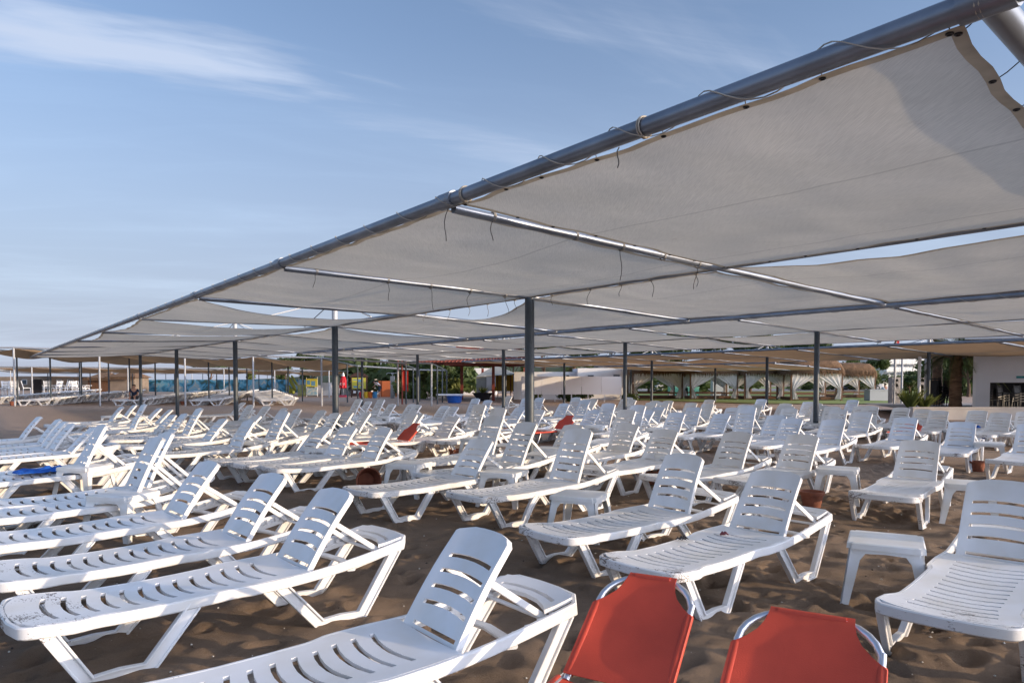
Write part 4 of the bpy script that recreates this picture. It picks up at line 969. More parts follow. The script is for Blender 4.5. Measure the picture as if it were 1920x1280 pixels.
# palms
M_PTRUNK = mat('palm_trunk', (0.32, 0.19, 0.11), .9, noise_amt=.55, nscale=3, bump=.8, bscale=8, stretch=(1, 1, 5))
M_FROND = mat('palm_frond', (0.07, 0.115, 0.03), .55, color2=(0.15, 0.16, 0.05), nscale=1.2, trans=.25)
def palm(px, Y, z0, h, r, label, fr=26, fl=2.3, rough=True, seed=1):
    P = at(px, 713, Y); t = thing('palm_tree', label, 'tree', (P.x, Y, z0)); mb = MB(); rn = random.Random(seed); n = 22
    mb.tube([(0, 0, h * i / n) for i in range(n + 1)], [r * (1.12 - .2 * i / n + (.07 if i % 2 else -.03)) for i in range(n + 1)], 14)
    if rough:
        for i in range(150):
            a = rn.uniform(0, 6.3); z = h * rn.uniform(.5, 1.0); d = Vector((cos(a), sin(a), 0)); s = Vector((-sin(a), cos(a), 0)) * .05; b = d * r * .85 + Vector((0, 0, z))
            q = [mb.vert(b - s), mb.vert(b + s), mb.vert(b + d * (r * .45) + Vector((0, 0, .13)) + s * .6), mb.vert(b + d * (r * .45) + Vector((0, 0, .13)) - s * .6)]; mb.face(q)
    part('trunk', mb, M_PTRUNK, t)
    if fr:
        mb = MB()
        for k in range(fr):
            a = 2.4 * k; el = rn.uniform(-.1, 1.2); L = fl * rn.uniform(.8, 1.1); d = Vector((cos(a), sin(a), 0)); s = Vector((-sin(a), cos(a), 0))
            def c(q): return Vector((0, 0, h)) + d * (L * cos(el) * q + .25 * L * q * q * (1 - cos(el))) + Vector((0, 0, L * (sin(el) * q - .75 * q * q * (1.1 - .4 * sin(el)))))
            mb.tube([c(q) for q in (0, .25, .5, .75, 1)], [.03, .024, .018, .012, .005], 5)
            for i in range(26):
                q = .12 + .86 * i / 26; p = c(q); tn = (c(min(1, q + .02)) - c(q - .02)).normalized(); ll = .55 * sin(pi * (q * .85 + .12)) * fl / 2.3
                for sg in (-1, 1):
                    e = p + s * sg * ll * .8 + tn * ll * .55 - Vector((0, 0, ll * .35)); w = tn * .016
                    mb.face([mb.vert(p - w), mb.vert(p + w), mb.vert(e)])
        part('crown', mb, M_FROND, t, smooth=False)
    return t
palm(1792, 29, .3, 2.25, .21, 'palm with a shaggy trunk and drooping fronds beside the kiosk', 34, 1.9, True, 3)
palm(1757, 31.5, .3, 3.8, .19, 'thicker bare palm trunk left of the shaggy palm', 26, 2.6, False, 5)
palm(1073, 56, 0, 2.4, .3, 'short palm behind the white screen', 22, 2.0, True, 7)

# ------------------------------------------------------------------ thatched gazebos
M_THATCH = mat('thatch', (0.23, 0.135, 0.075), .95, color2=(0.11, 0.065, 0.038), nscale=30, bump=.9, bscale=40, stretch=(1, 1, .15))
M_CURT = mat('white_curtain', (0.88, 0.87, 0.87), .9, trans=.45)
M_SCREEN = mat('screen_white', (0.90, 0.90, 0.91), .5)
def gazebo(px0, px1, Y, top, eave, label, seed, depth=3.2, floor=0.0):
    A, B = at(px0, eave, Y), at(px1, eave, Y); W = (B - A).length / 2; cx = (A.x + B.x) / 2; rz = 0.0; ez = A.z + .10; tz = at(px0, top, Y).z; rn = random.Random(seed); D = depth / 2
    t = thing('thatched_gazebo', label, 'gazebo', (cx, Y + D, floor), rz, 'thatched gazebos')
    mb = MB(); ew, ed = W, D
    # rounded hip roof
    prof = [(1.0, ez - floor + .05), (1.0, ez - floor + .30), (.93, ez - floor + (tz - ez) * .62), (.78, ez - floor + (tz - ez) * .88), (.5, tz - floor - .02), (.12, tz - floor)]
    n = 40; rings = []
    for q, z in prof:
        rg = []
        for k in range(n):
            a = 2 * pi * k / n; ca, sa = cos(a), sin(a); m_ = (abs(ca) ** 5 + abs(sa) ** 5) ** (-1 / 5); rg.append(mb.vert((ew * q * ca * m_, ed * (q if q > .6 else q * .8) * sa * m_, z + rn.uniform(-.03, .03))))
        rings.append(rg)
    for a, b in zip(rings, rings[1:]):
        for k in range(n): mb.face([a[k], a[(k + 1) % n], b[(k + 1) % n], b[k]])
    mb.face(rings[-1])
    for _ in range(2600):
        a = rn.uniform(0, 2 * pi); ca, sa = cos(a), sin(a); m_ = (abs(ca) ** 5 + abs(sa) ** 5) ** (-1 / 5); q = rn.choice((1.0, 1.0, 1.0, .97, .92, .8)); zi = {1.0: .3, .97: .45, .92: .62, .8: .85}[q]
        z = ez - floor + (tz - ez) * zi if q < 1 else ez - floor + rn.uniform(.05, .42); p = Vector((ew * q * ca * m_, ed * q * sa * m_, z)); d = Vector((ca, sa, 0)); s = Vector((-sa, ca, 0)) * .022
        l = rn.uniform(.2, .42); e = p + d * rn.uniform(.03, .14) + Vector((rn.uniform(-.05, .05), rn.uniform(-.05, .05), -l)); mb.face([mb.vert(p - s), mb.vert(p + s), mb.vert(e)])
    part('thatched_roof', mb, M_THATCH, t, smooth=False)
    nb = max(1, round(2 * W / 3.2)); xs = [-W * .86 + 2 * W * .86 * i / nb for i in range(nb + 1)]; H = ez - floor + .1
    for x in xs:
        for y in (-D * .8, D * .8):
            mb = MB(); mb.box(x - .06, y - .06, 0, x + .06, y + .06, H); part('post', mb, M_WOOD, t)
    for y in (-D * .8, D * .8):
        mb = MB(); mb.box(xs[0], y - .03, .42, xs[-1], y + .03, .54); part('rail', mb, M_WOOD, t)
    for i, x in enumerate(xs):
        for y in (-D * .8, D * .8):
            for sg in (-1, 1):
                if (i == 0 and sg < 0) or (i == nb and sg > 0): continue
                span = (xs[1] - xs[0]) * rn.uniform(.50, .60); mb = MB(); rows = 12; cols = 14; pts = []
                for r in range(rows + 1):
                    v = r / rows; z = H - .08 - v * (H - .2); w = span * (1 - v / .62) ** 1.0 + .16 if v < .62 else .16 + .30 * ((v - .62) / .38)
                    for c in range(cols + 1):
                        u = c / cols; pts.append(Vector((x + sg * (.03 + u * w), y + .05 * sin(u * 26) * (.6 + .4 * v) - .07, z)))
                mb.slab(pts, [[r * (cols + 1) + c, r * (cols + 1) + c + 1, (r + 1) * (cols + 1) + c + 1, (r + 1) * (cols + 1) + c] for r in range(rows) for c in range(cols)], Vector((0, .006, 0)))
                part('curtain', mb, M_CURT, t, angle=80)
    mb = MB(); mb.box(xs[0] + .1, -D * .5, .06, xs[-1] - .1, D * .6, .26); part('day_bed', mb, M_WOOD, t)
    return t
gazebo(1181, 1288, 52, 676, 703, 'long thatched gazebo at the left end, its roof dark in shade', 1)
gazebo(1290, 1392, 51, 675, 703, 'thatched gazebo in the middle of the row, curtains tied to its posts', 2)
gazebo(1394, 1478, 50.5, 674, 703, 'thatched gazebo just left of the right hand grey post', 3)
gazebo(1480, 1590, 48, 671, 703, 'thatched gazebo lit orange on top, right of the grey post', 4)
gazebo(1566, 1650, 55, 679, 707, 'rightmost thatched gazebo with white curtains, slightly behind', 5)

# ------------------------------------------------------------------ buildings and walls
M_WALL = mat('white_wall', (0.84, 0.83, 0.82), .8, noise_amt=.08, nscale=.6); M_SIDING = mat('pale_siding', (0.72, 0.74, 0.78), .6, noise_amt=.08, nscale=.8); M_LOWW = mat('beige_wall', (0.62, 0.57, 0.52), .85, noise_amt=.15, nscale=2)
M_BROWNW = mat('brown_wall', (0.27, 0.21, 0.16), .85, noise_amt=.3, nscale=.8); M_ROOF = mat('red_tiles', (0.26, 0.065, 0.04), .8, noise_amt=.4, nscale=8); M_GLASS = mat('window_glass', (0.05, 0.07, 0.09), .1); M_ORANGE = mat('orange_wall', (0.55, 0.15, 0.05), .75, noise_amt=.12, nscale=2)
# low wall and terrace at the right
p0, p1 = at(1712, 765.5, 25.2), at(1990, 768, 25.0); mb = MB(); L = (p1 - p0).length; a = atan2(p1.y - p0.y, p1.x - p0.x)
mb.box(0, 0, -.2, L, .22, p0.z); mb.box(-.02, -.03, p0.z, L, .25, p0.z + .05); one('low_wall', mb, M_LOWW, 'low beige wall behind the loungers at the right edge', 'wall', (p0.x, p0.y, 0), a)
patch('terrace', [(p0.x + .05, p0.y + .2), (p1.x + 6, p1.y + .2), (p1.x + 12, 34), (p0.x + 2.6, 34)], .31, M_PAVE)
# kiosk with an open dark bay
Y = 27.9; KA = radians(-33); xl = at(1827, 713, Y).x; kt = (1856 - 960) / F; ko = (xl - kt * Y) / (kt * sin(KA) - cos(KA)); xo = xl + ko; xr = xl + 4.2; zb = .32; zt = 3.0; zo = at(1856, 717, Y + ko * sin(KA)).z
t = thing('kiosk', 'pale grey panelled kiosk with an open dark bay at the right edge', 'kiosk', (xl, Y, 0), KA)
mb = MB(); w = xr - xl; o = xo - xl
mb.box(0, 0, zb, o, .15, zt); mb.box(o, 0, zo, w, .15, zt); mb.box(0, .15, zb, .15, 4, zt)
k = zb + .28
while k < zt: mb.box(-.006, -.008, k, o if k < zo else w, 0, k + .012); k += .3
part('panelled_wall', mb, M_SIDING, t, smooth=False)
mb = MB(); mb.box(-.35, -.55, zt, w + .2, 4.2, zt + .18); part('roof_slab', mb, M_WHITEP, t, smooth=False)
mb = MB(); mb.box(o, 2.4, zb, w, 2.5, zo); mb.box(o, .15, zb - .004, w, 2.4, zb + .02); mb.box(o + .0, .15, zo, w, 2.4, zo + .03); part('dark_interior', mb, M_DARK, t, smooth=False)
mb = MB(); mb.box(-.05, -.03, zb, .05, .0, zt - .1); part('corner_trim', mb, M_WHITEP, t, smooth=False)
q = at(1888, 707, Y - 1); mb = MB(); x = ko + .95; mb.box(x - .12, -.03, q.z - .04, x + .14, -.012, q.z + .05); part('name_plate', mb, mat('teal_paint', (.03, .22, .25), .5), t, smooth=False)
def chair_mb(h=0.9, s=.42):
    mb = MB()
    for x in (-s / 2, s / 2):
        mb.sweep([Vector((x, -s / 2, 0)), Vector((x, -s / 2 + .02, .44))], (1, 0, 0), .04, .04); mb.sweep([Vector((x, s / 2, 0)), Vector((x, s / 2 - .02, .44)), Vector((x, s / 2 + .1, h))], (1, 0, 0), .04, .04)
    mb.box(-s / 2, -s / 2, .42, s / 2, s / 2, .46)
    for k in range(4): mb.box(-s / 2, s / 2 + .0 + k * .025, .52 + k * .1, s / 2, s / 2 + .02 + k * .025, .58 + k * .1)
    return mb
CHB = chair_mb(.95).mesh('stacked_chair', M_BLACK); CHW = chair_mb(.9).mesh('white_chair', M_WHITEP)
# stacked black chairs between the palms and inside the kiosk
cnt = 0; where = ['by the thick palm trunk', 'between the two palms', 'beside the shaggy palm']
for si, (px, dz) in enumerate([(1748, 0), (1764, 0), (1778, 0)]):
    P = at(px, 713, 29.9)
    for k in range(5):
        o = tag(link('stacked_chair', CHB, None, (P.x + .02 * k, P.y, .31 + k * .12), [2.6, .4, -.4][si]), 'black chair, %s up in the stack %s' % (ORD[k], where[si]), 'chair', 'stacked black chairs'); o.scale = (.78, .78, .78)
wk = ['left end', 'left middle', 'middle', 'right middle']
for si, px in enumerate((1866, 1882, 1898, 1914)):
    P = at(px, 713, 28.1 - (px - 1866) * .03)
    for k in range(4): o = tag(link('stacked_chair', CHB, None, (P.x, P.y, .34 + k * .10), [2.9, .3, 3.4, .1][si]), 'dark chair inside the kiosk bay, %s up in the %s stack' % (ORD[k], wk[si]), 'chair', 'stacked chairs in the kiosk'); o.scale = (.62, .62, .62)
# white screen on legs
Y = 46.5; a0, a1 = at(978, 713, Y).x, at(1166, 713, Y).x; zt_, zb_ = at(1000, 705.5, Y).z, at(1000, 739, Y).z
t = thing('white_screen', 'long white banner screen standing on thin white legs', 'screen', (a0, Y - .3, 0), radians(4)); n = 5
for i in range(n):
    mb = MB(); w = (a1 - a0) / n; mb.box(i * w + .012, 0, zb_, (i + 1) * w - .012, .04, zt_); part('panel', mb, M_SCREEN, t, smooth=False)
for i in range(n + 2):
    mb = MB(); x = (a1 - a0) * i / (n + 1); mb.box(x - .03, .045, 0, x + .03, .09, zt_); part('leg', mb, M_WHITEP, t, smooth=False)
# white building behind the screen
def house(px0, px1, Y, top, label, wins=(), roof=None, dep=6, z0=0, mw=None, name='white_building'):
    x0, x1 = at(px0, 713, Y).x, at(px1, 713, Y).x; H = at(px0, top, Y).z; t = thing(name, label, 'building', (x0, Y, z0)); w = x1 - x0
    mb = MB(); mb.box(0, 0, 0, w, dep, H - z0); part('wall', mb, mw or M_WALL, t, smooth=False)
    for (wx0, wx1, wy0, wy1) in wins:
        a, b = at(wx0, 713, Y).x - x0, at(wx1, 713, Y).x - x0; c, d = at(px0, wy1, Y).z - z0, at(px0, wy0, Y).z - z0
        f = MB(); f.box(a - .06, -.04, c - .06, b + .06, -.005, d + .06); fo = part('window', f, M_WHITEP, t, smooth=False); g = MB(); g.box(a, -.05, c, b, -.042, d); part('pane', g, M_GLASS, fo, smooth=False)
    if roof:
        mb = MB(); rh, ov, mr = roof; n = 24; hz = H - z0
        v = [mb.vert(p) for p in ((-ov, -ov, hz), (w + ov, -ov, hz), (w + ov, dep + ov, hz), (-ov, dep + ov, hz), (w * .25, dep / 2, hz + rh), (w * .75, dep / 2, hz + rh))]
        mb.face([v[0], v[1], v[5], v[4]]); mb.face([v[1], v[2], v[5]]); mb.face([v[2], v[3], v[4], v[5]]); mb.face([v[3], v[0], v[4]]); mb.face([v[3], v[2], v[1], v[0]])
        nr = int(w / .28)
        for i in range(nr + 1):
            x = w * i / nr; xe = w * .25 + w * .5 * i / nr; mb.tube([(x, -ov, hz + .02), (xe, dep / 2, hz + rh + .02)], .05, 4)
        part('roof', mb, mr, t, smooth=False)
    return t
house(964, 1082, 52, 697, 'low white building behind the white screen', [(1062, 1067, 703, 707)], None, 5)
house(1083, 1168, 51, 690, 'white building with two small windows above the white screen', [(1102, 1113, 703, 707), (1150, 1162, 702, 708)], None, 5)
house(866, 930, 68, 690, 'white house with faint bands behind the red posts', [], None, 6)
house(1163, 1192, 56, 708, 'small white hut at the left of the gazebos', [], None, 3)
house(640, 692, 68, 696, 'low white building with a red tiled roof behind the notice board', [], (1.0, .5, M_ROOF), 6)
# hotel far away
Y = 150; x0, x1 = at(1655, 713, Y).x, at(1732, 713, Y).x; zt_ = at(1700, 662, Y).z; t = thing('hotel', 'white three storey hotel block with balconies far behind the poles', 'building', (x0, Y, 0), .12)
mb = MB(); w = x1 - x0; mb.box(0, 0, 0, w, 12, zt_); part('wall', mb, M_WALL, t, smooth=False); fl = (zt_ - .6) / 4
for f_ in range(1, 4):
    for k in range(6):
        bx = w * (k + .08) / 6; mb = MB(); mb.box(bx, -.03, f_ * fl + .5, bx + w / 6 * .82, -.01, f_ * fl + fl * .72); wo_ = part('window', mb, M_GLASS, t, smooth=False)
        mb = MB(); mb.box(bx - .1, -1.2, f_ * fl - .1, bx + w / 6 * .9, -.05, f_ * fl + .05); mb.box(bx - .1, -1.25, f_ * fl + .05, bx + w / 6 * .9, -1.2, f_ * fl + .95); part('balcony', mb, M_WHITEP, t, smooth=False)
# open pavilion: red posts and tiled roof
x0, x1 = at(846, 713, 50).x, at(1000, 713, 50).x; t = thing('pavilion', 'open pavilion with red posts and a dark red tiled roof', 'pavilion', (x0, 50, 0))
for px, py in ((866, 749), (925, 751), (905, 744), (984, 746)):
    P = on_z(px, py, 0); mb = MB(); mb.box(P.x - x0 - .1, P.y - 50 - .1, 0, P.x - x0 + .1, P.y - 50 + .1, 2.42); part('post', mb, M_REDW, t, smooth=False)
for yb in (-2.2, 2.0): mb = MB(); mb.box(-.3, yb, 2.42, x1 - x0, yb + .14, 2.55); part('beam', mb, M_REDW, t, smooth=False)
mb = MB(); w = x1 - x0; v = [mb.vert(p) for p in ((-2.0, -2.6, 2.6), (w + .5, -2.6, 2.6), (w + .5, 5, 2.6), (-2.0, 5, 2.6), (w * .3, 1.2, 4.3), (w * .62, 1.2, 4.3))]
for q in ([0, 1, 5, 4], [1, 2, 5], [2, 3, 4, 5], [3, 0, 4], [3, 2, 1, 0]): mb.face([v[i] for i in q])
for i in range(34):
    x = -2.0 + (w + 2.5) * i / 33; xe = w * .3 + w * .32 * i / 33; mb.tube([(x, -2.6, 2.62), (xe, 1.2, 4.33)], .05, 4)
part('roof', mb, M_ROOF, t, smooth=False)
# tent stall with yellow cloth inside
P = at(932, 713, 57); M_TENT = mat('tent_canvas', (0.36, 0.36, 0.33), .85, noise_amt=.1); M_YEL = mat('yellow_cloth', (0.62, 0.42, 0.08), .8, noise_amt=.2, nscale=3, trans=.3)
t = thing('market_stall', 'canvas stall with yellow cloth walls and red poles', 'stall', (P.x, 57, 0)); a, b = at(893, 713, 57).x - P.x, at(964, 713, 57).x - P.x; m1 = at(912, 713, 57).x - P.x; H = 1.95
mb = MB(); mb.box(a, 0, 0, m1, .05, H - .25); part('canvas_wall', mb, M_TENT, t, smooth=False)
mb = MB(); mb.slab([Vector((a, -.2, H - .25)), Vector((b, -.2, H)), Vector((b, 3, H + .1)), Vector((a, 3, H - .1)), Vector(((a + b) / 2, 1.3, H + .7))], [[0, 1, 4], [1, 2, 4], [2, 3, 4], [3, 0, 4]], Vector((0, 0, -.04))); part('canvas_roof', mb, M_TENT, t, smooth=False)
mb = MB(); mb.box(m1, 2.0, .5, b, 2.05, H - .1); part('yellow_backcloth', mb, M_YEL, t, smooth=False)
mb = MB(); mb.box(b - .05, -.05, 0, b, 2, H); part('side_wall', mb, M_WALL, t, smooth=False)
mb = MB(); mb.slab([Vector((m1, -.06, H - .2)), Vector((m1 + .75, -.06, H - .2)), Vector((m1 + .75, -.06, .9)), Vector((m1, -.06, .35))], [[0, 1, 2, 3]], Vector((0, .02, 0))); part('side_curtain', mb, M_CURT, t, smooth=False)
for x in (m1 + .9, m1 + 1.5, b - .3):
    mb = MB(); mb.box(x - .03, .9, 0, x + .03, .96, H); part('pole', mb, M_REDW, t, smooth=False)
# orange shower cabin and concrete shower pillar
P = on_z(735, 744, 0); t = thing('shower_cabin', 'orange painted changing cabin beside the grey shower pillar', 'cabin', (P.x, P.y, 0)); mb = MB(); mb.box(-.85, 0, 0, .85, 1.2, 1.36); mb.box(-1.15, .1, 0, -.85, 1.1, 1.36); part('wall', mb, M_ORANGE, t, smooth=False)
P = on_z(737.5, 746, 0); t = thing('shower_pillar', 'grey concrete shower pillar with spray arms in front of the orange cabin', 'shower', (P.x, P.y - .3, 0)); mb = MB(); mb.box(-.16, -.16, 0, .16, .16, 1.75); part('pillar', mb, mat('concrete', (.38, .37, .35), .85, noise_amt=.2), t, smooth=False)
for a in (0, 1.57, 3.14, 4.71):
    mb = MB(); mb.tube([(0, 0, 1.75), (0, 0, 1.95), (.35 * cos(a), .35 * sin(a), 2.0), (.5 * cos(a), .5 * sin(a), 1.9)], .02, 6); part('shower_arm', mb, M_ALUW, t)
# flag poles
for px, Y, top, m, lab, fl in ((746.5, 42, 644, M_REDW, 'rusty pole carrying a small red flag', (.6, .03, .02)), (754, 41.5, 646, M_REDW, 'rusty pole with a furled blue flag', (.01, .06, .3)), (761, 42.5, 642, M_WOOD, 'bare rusty pole beside the flag poles', None)):
    P = at(px, 713, Y); zt_ = at(px, top, Y).z; t = thing('flag_pole', lab, 'flag pole', (P.x, Y, 0)); mb = MB(); mb.tube([(0, 0, 0), (0, 0, zt_)], .05, 8); part('pole', mb, m, t)
    if fl:
        mb = MB(); z0 = zt_ - .1 if fl[0] > .3 else 2.0; pts = [Vector((.04 + .16 * i + 0, .02 * sin(i * 2), z0 - (.0 if r == 0 else (.55 if fl[0] > .3 else 1.2)) - .02 * i)) for r in range(2) for i in range(3)]
        mb.slab(pts, [[0, 1, 4, 3], [1, 2, 5, 4]], Vector((0, .006, 0))); part('flag', mb, mat('flag_%s' % lab[-3:], fl, .8), t)
P = at(1679, 713, 60); t = thing('flag_pole', 'thin pole with a small red flag above the far canopy', 'flag pole', (P.x, 60, 0)); mb = MB(); mb.tube([(0, 0, 0), (0, 0, at(1679, 634, 60).z)], .05, 8); part('pole', mb, M_ALUW, t)
mb = MB(); z1 = at(1679, 636, 60).z; mb.box(-.12, -.01, z1 - .7, .25, .01, z1); part('flag', mb, mat('flag_red', (.6, .02, .03), .8), t, smooth=False)
# notice boards
M_SIGNY = mat('sign_yellow', (0.55, 0.50, 0.06), .6); M_SIGNB = mat('sign_blue', (0.12, 0.28, 0.42), .6); M_BRN = mat('dark_brown_wood', (0.07, 0.035, 0.025), .7)
P = on_z(672, 745, 0); t = thing('notice_board', 'brown gabled notice board with a yellow map panel', 'notice board', (P.x, P.y, 0))
mb = MB(); mb.box(-.62, 0, 0, -.52, .1, 1.75); mb.box(.62, 0, 0, .72, .1, 1.75); mb.box(-.62, .02, .1, .72, .08, .62); v = [Vector((-.75, -.02, 1.7)), Vector((.85, -.02, 1.7)), Vector((.5, -.02, 1.95)), Vector((.05, -.02, 2.08)), Vector((-.4, -.02, 1.95))]; mb.slab(v, [[0, 1, 2, 3, 4]], Vector((0, .16, 0))); part('frame', mb, M_BRN, t, smooth=False)
mb = MB(); mb.box(-.52, .0, .72, .62, .05, 1.62); part('yellow_panel', mb, M_SIGNY, t, smooth=False)
for (x0, z0, x1, z1) in ((-.05, 1.25, .4, 1.5), (-.45, 1.42, -.12, 1.48), (-.4, .8, -.1, .95), (-.05, 1.08, .45, 1.13), (.1, .8, .3, .92)):
    mb = MB(); mb.box(x0, -.008, z0, x1, -.002, z1); part('map_patch', mb, M_SIGNB, t, smooth=False)
for x in (-.42, -.08, .26): mb = MB(); mb.box(x, -.008, .36, x + .22, .0, .54); part('small_notice', mb, M_WHITEP, t, smooth=False)
P = on_z(585, 743, 0); t = thing('notice_board', 'yellow and blue notice board beside the white fridge', 'notice board', (P.x, P.y, 0))
mb = MB(); mb.box(-.5, 0, 0, -.45, .05, 1.7); mb.box(.45, 0, 0, .5, .05, 1.7); part('frame', mb, M_WHITEP, t, smooth=False)
mb = MB(); mb.box(-.5, -.03, .85, .5, -.0, 1.55); part('yellow_panel', mb, M_SIGNY, t, smooth=False)
mb = MB(); mb.box(-.05, -.036, .95, .3, -.031, 1.35); mb.box(-.42, -.036, 1.05, -.15, -.031, 1.4); part('map_patch', mb, M_SIGNB, t, smooth=False)
mb = MB(); mb.box(-.45, -.03, .1, .45, 0, .75); part('poster', mb, mat('poster_blue', (.1, .3, .45), .6, color2=(.5, .5, .45), nscale=5), t, smooth=False)
P = on_z(612, 742, 0); t = thing('fridge', 'white drinks fridge left of the folded red parasol', 'fridge', (P.x, P.y, 0)); mb = MB(); mb.box(-.35, 0, .05, .35, .6, 1.2); part('cabinet', mb, M_WHITEP, t, smooth=False); mb = MB(); mb.box(-.33, -.02, .5, .33, 0, 1.17); part('door', mb, mat('fridge_door', (.6, .63, .66), .3), t, smooth=False); mb = MB(); mb.box(.24, -.05, .6, .28, -.02, 1.0); part('handle', mb, M_DARK, t, smooth=False)
# folded red parasol
P = on_z(644, 744, 0); t = thing('folded_parasol', 'folded red parasol with a white tip and white lettering', 'parasol', (P.x, P.y, 0)); mb = MB(); mb.tube([(0, 0, 0), (0, 0, 2.1)], .025, 8); part('pole', mb, M_ALUW, t)
mb = MB(); n = 20; rings = []
for r, z in ((.16, .72), (.30, .78), (.26, 1.2), (.17, 1.6), (.10, 1.78)): rings.append([mb.vert((r * cos(2 * pi * k / n) * (1 + .22 * (k % 2)), r * sin(2 * pi * k / n) * (1 + .22 * (k % 2)), z)) for k in range(n)])
for a, b in zip(rings, rings[1:]):
    for k in range(n): mb.face([a[k], a[(k + 1) % n], b[(k + 1) % n], b[k]])
part('red_canopy', mb, mat('parasol_red', (.50, .01, .025), .7), t); mb = MB(); mb.tube([(0, 0, 1.76), (0, 0, 1.95), (0, 0, 2.1)], [.13, .09, .01], 12); part('white_tip', mb, M_WHITEP, t)
def text(name, s, size, loc, m, parent, rot=(pi / 2, 0, 0)):
    cu = bpy.data.curves.new(name, 'FONT'); cu.body = s; cu.size = size; cu.extrude = .004; cu.align_x = 'CENTER'; cu.materials.append(m); tmp = link(name, cu); dg = bpy.context.evaluated_depsgraph_get(); me = bpy.data.meshes.new_from_object(tmp.evaluated_get(dg)); bpy.data.objects.remove(tmp); o = link(name, me, parent, loc); o.rotation_euler = rot; return o
text('lettering', 'C G', .26, (0, -.36, 1.02), M_WHITEP, t); mb = MB(); mb.box(-.3, -.3, 0, .3, .3, .16); part('base', mb, mat('pink_base', (.55, .06, .12), .7), t, smooth=False)
# bins
for px, c, lab in ((677.5, (.45, .01, .02), 'red'), (686.5, (.65, .42, .02), 'yellow'), (694, (.55, .12, .01), 'orange'), (703, (.03, .2, .42), 'blue')):
    P = on_z(px, 746, 0); t = thing('recycling_bin', '%s recycling bin in the row beside the notice board' % lab, 'bin', (P.x, P.y, 0), 0, 'coloured bins'); mb = MB(); mb.tube([(0, 0, 0), (0, 0, .45)], [.15, .185], 14); part('body', mb, mat('bin_' + lab, c, .4), t); mb = MB(); mb.tube([(0, 0, .45), (0, 0, .5)], [.2, .2], 14); part('rim', mb, mat('bin_' + lab, c, .4), t)
# surfboards, lattice mat, poster fence
P = on_z(549, 741, 0); M_LIME = mat('lime_board', (.40, .46, .08), .5); t = thing('board_rack', 'white rack holding long lime green water slides', 'rack', (P.x, P.y, 0)); mb = MB(); mb.tube([(-.6, 0, 0), (-.6, 0, 2.0), (.6, 0, 2.0), (.6, 0, 0)], .03, 8); part('frame', mb, M_WHITEP, t)
for x0, x1, z0, z1, r in ((-.45, .35, 1.9, .4, .17), (-.1, .5, 1.9, .9, .13), (-.35, -.2, 1.0, .15, .2), (.0, .1, .7, .1, .18)):
    mb = MB(); a, b = Vector((x0, -.1, z0)), Vector((x1, -.1, z1)); mb.tube([a.lerp(b, q) for q in (0, .1, .3, .7, .9, 1)], [.02, r * .7, r, r, r * .7, .02], 12); part('green_float', mb, M_LIME, t)
P = on_z(567, 742, 0); mb = MB(); 
for i in range(9): mb.box(-.4 + i * .1, 0, .0, -.36 + i * .1, .03, 1.0)
for i in range(10): mb.box(-.4, -.012, .02 + i * .105, .44, .0, .07 + i * .105)
o = one('lattice_mat', mb, M_LIME, 'lime green lattice mat leaning beside the water slides', 'mat', (P.x, P.y, 0), .05, smooth=False); o.rotation_euler = (-.12, -.08, 0)
def poster_mat():
    m = bpy.data.materials.new('holiday_posters'); m.use_nodes = True; n, l = m.node_tree.nodes, m.node_tree.links; b = n['Principled BSDF']; b.inputs['Roughness'].default_value = .5
    tc = n.new('ShaderNodeTexCoord'); oi = n.new('ShaderNodeObjectInfo'); va = n.new('ShaderNodeVectorMath'); va.operation = 'ADD'; l.new(tc.outputs['Object'], va.inputs[0]); vm = n.new('ShaderNodeMath'); vm.operation = 'MULTIPLY'; vm.inputs[1].default_value = 50; l.new(oi.outputs['Random'], vm.inputs[0])
    cx = n.new('ShaderNodeCombineXYZ'); l.new(vm.outputs[0], cx.inputs[0]); l.new(cx.outputs[0], va.inputs[1])
    t = n.new('ShaderNodeTexNoise'); t.inputs['Scale'].default_value = 1.1; t.inputs['Detail'].default_value = 5; t.inputs['Distortion'].default_value = .8; l.new(va.outputs[0], t.inputs['Vector'])
    r = n.new('ShaderNodeValToRGB'); cr = r.color_ramp; cr.interpolation = 'B_SPLINE'; cr.elements[0].position = .28; cr.elements[0].color = (.04, .035, .025, 1); cr.elements[1].position = .75; cr.elements[1].color = (.8, .82, .8, 1)
    for p, c in ((.38, (.03, .09, .07, 1)), (.46, (.02, .13, .22, 1)), (.55, (.10, .38, .55, 1)), (.64, (.30, .27, .20, 1))): e = cr.elements.new(p); e.color = c
    l.new(t.outputs['Fac'], r.inputs[0]); l.new(r.outputs[0], b.inputs['Base Color']); return m
M_POST2 = poster_mat(); fx = [170, 225, 290, 350, 405, 448, 475, 500, 522, 560, 590]
for i, (a, b) in enumerate(zip(fx, fx[1:])):
    Ya = 82 - (a - 170) * .018; P, Q = at(a, 713, Ya), at(b, 713, Ya - .5); top = at(a, 711.5, Ya).z; w = (Q - P).length; t = thing('poster_fence', 'fence panel printed with a seaside photo, %s from the left' % ORD[i], 'fence', (P.x, P.y, 0), atan2(Q.y - P.y, Q.x - P.x), 'printed fence panels')
    mb = MB(); mb.box(.02, 0, .12, w - .02, .03, top); part('printed_panel', mb, M_POST2, t, smooth=False); mb = MB(); mb.box(-.03, .03, 0, .03, .09, top + .05); part('post', mb, M_DARK, t, smooth=False)
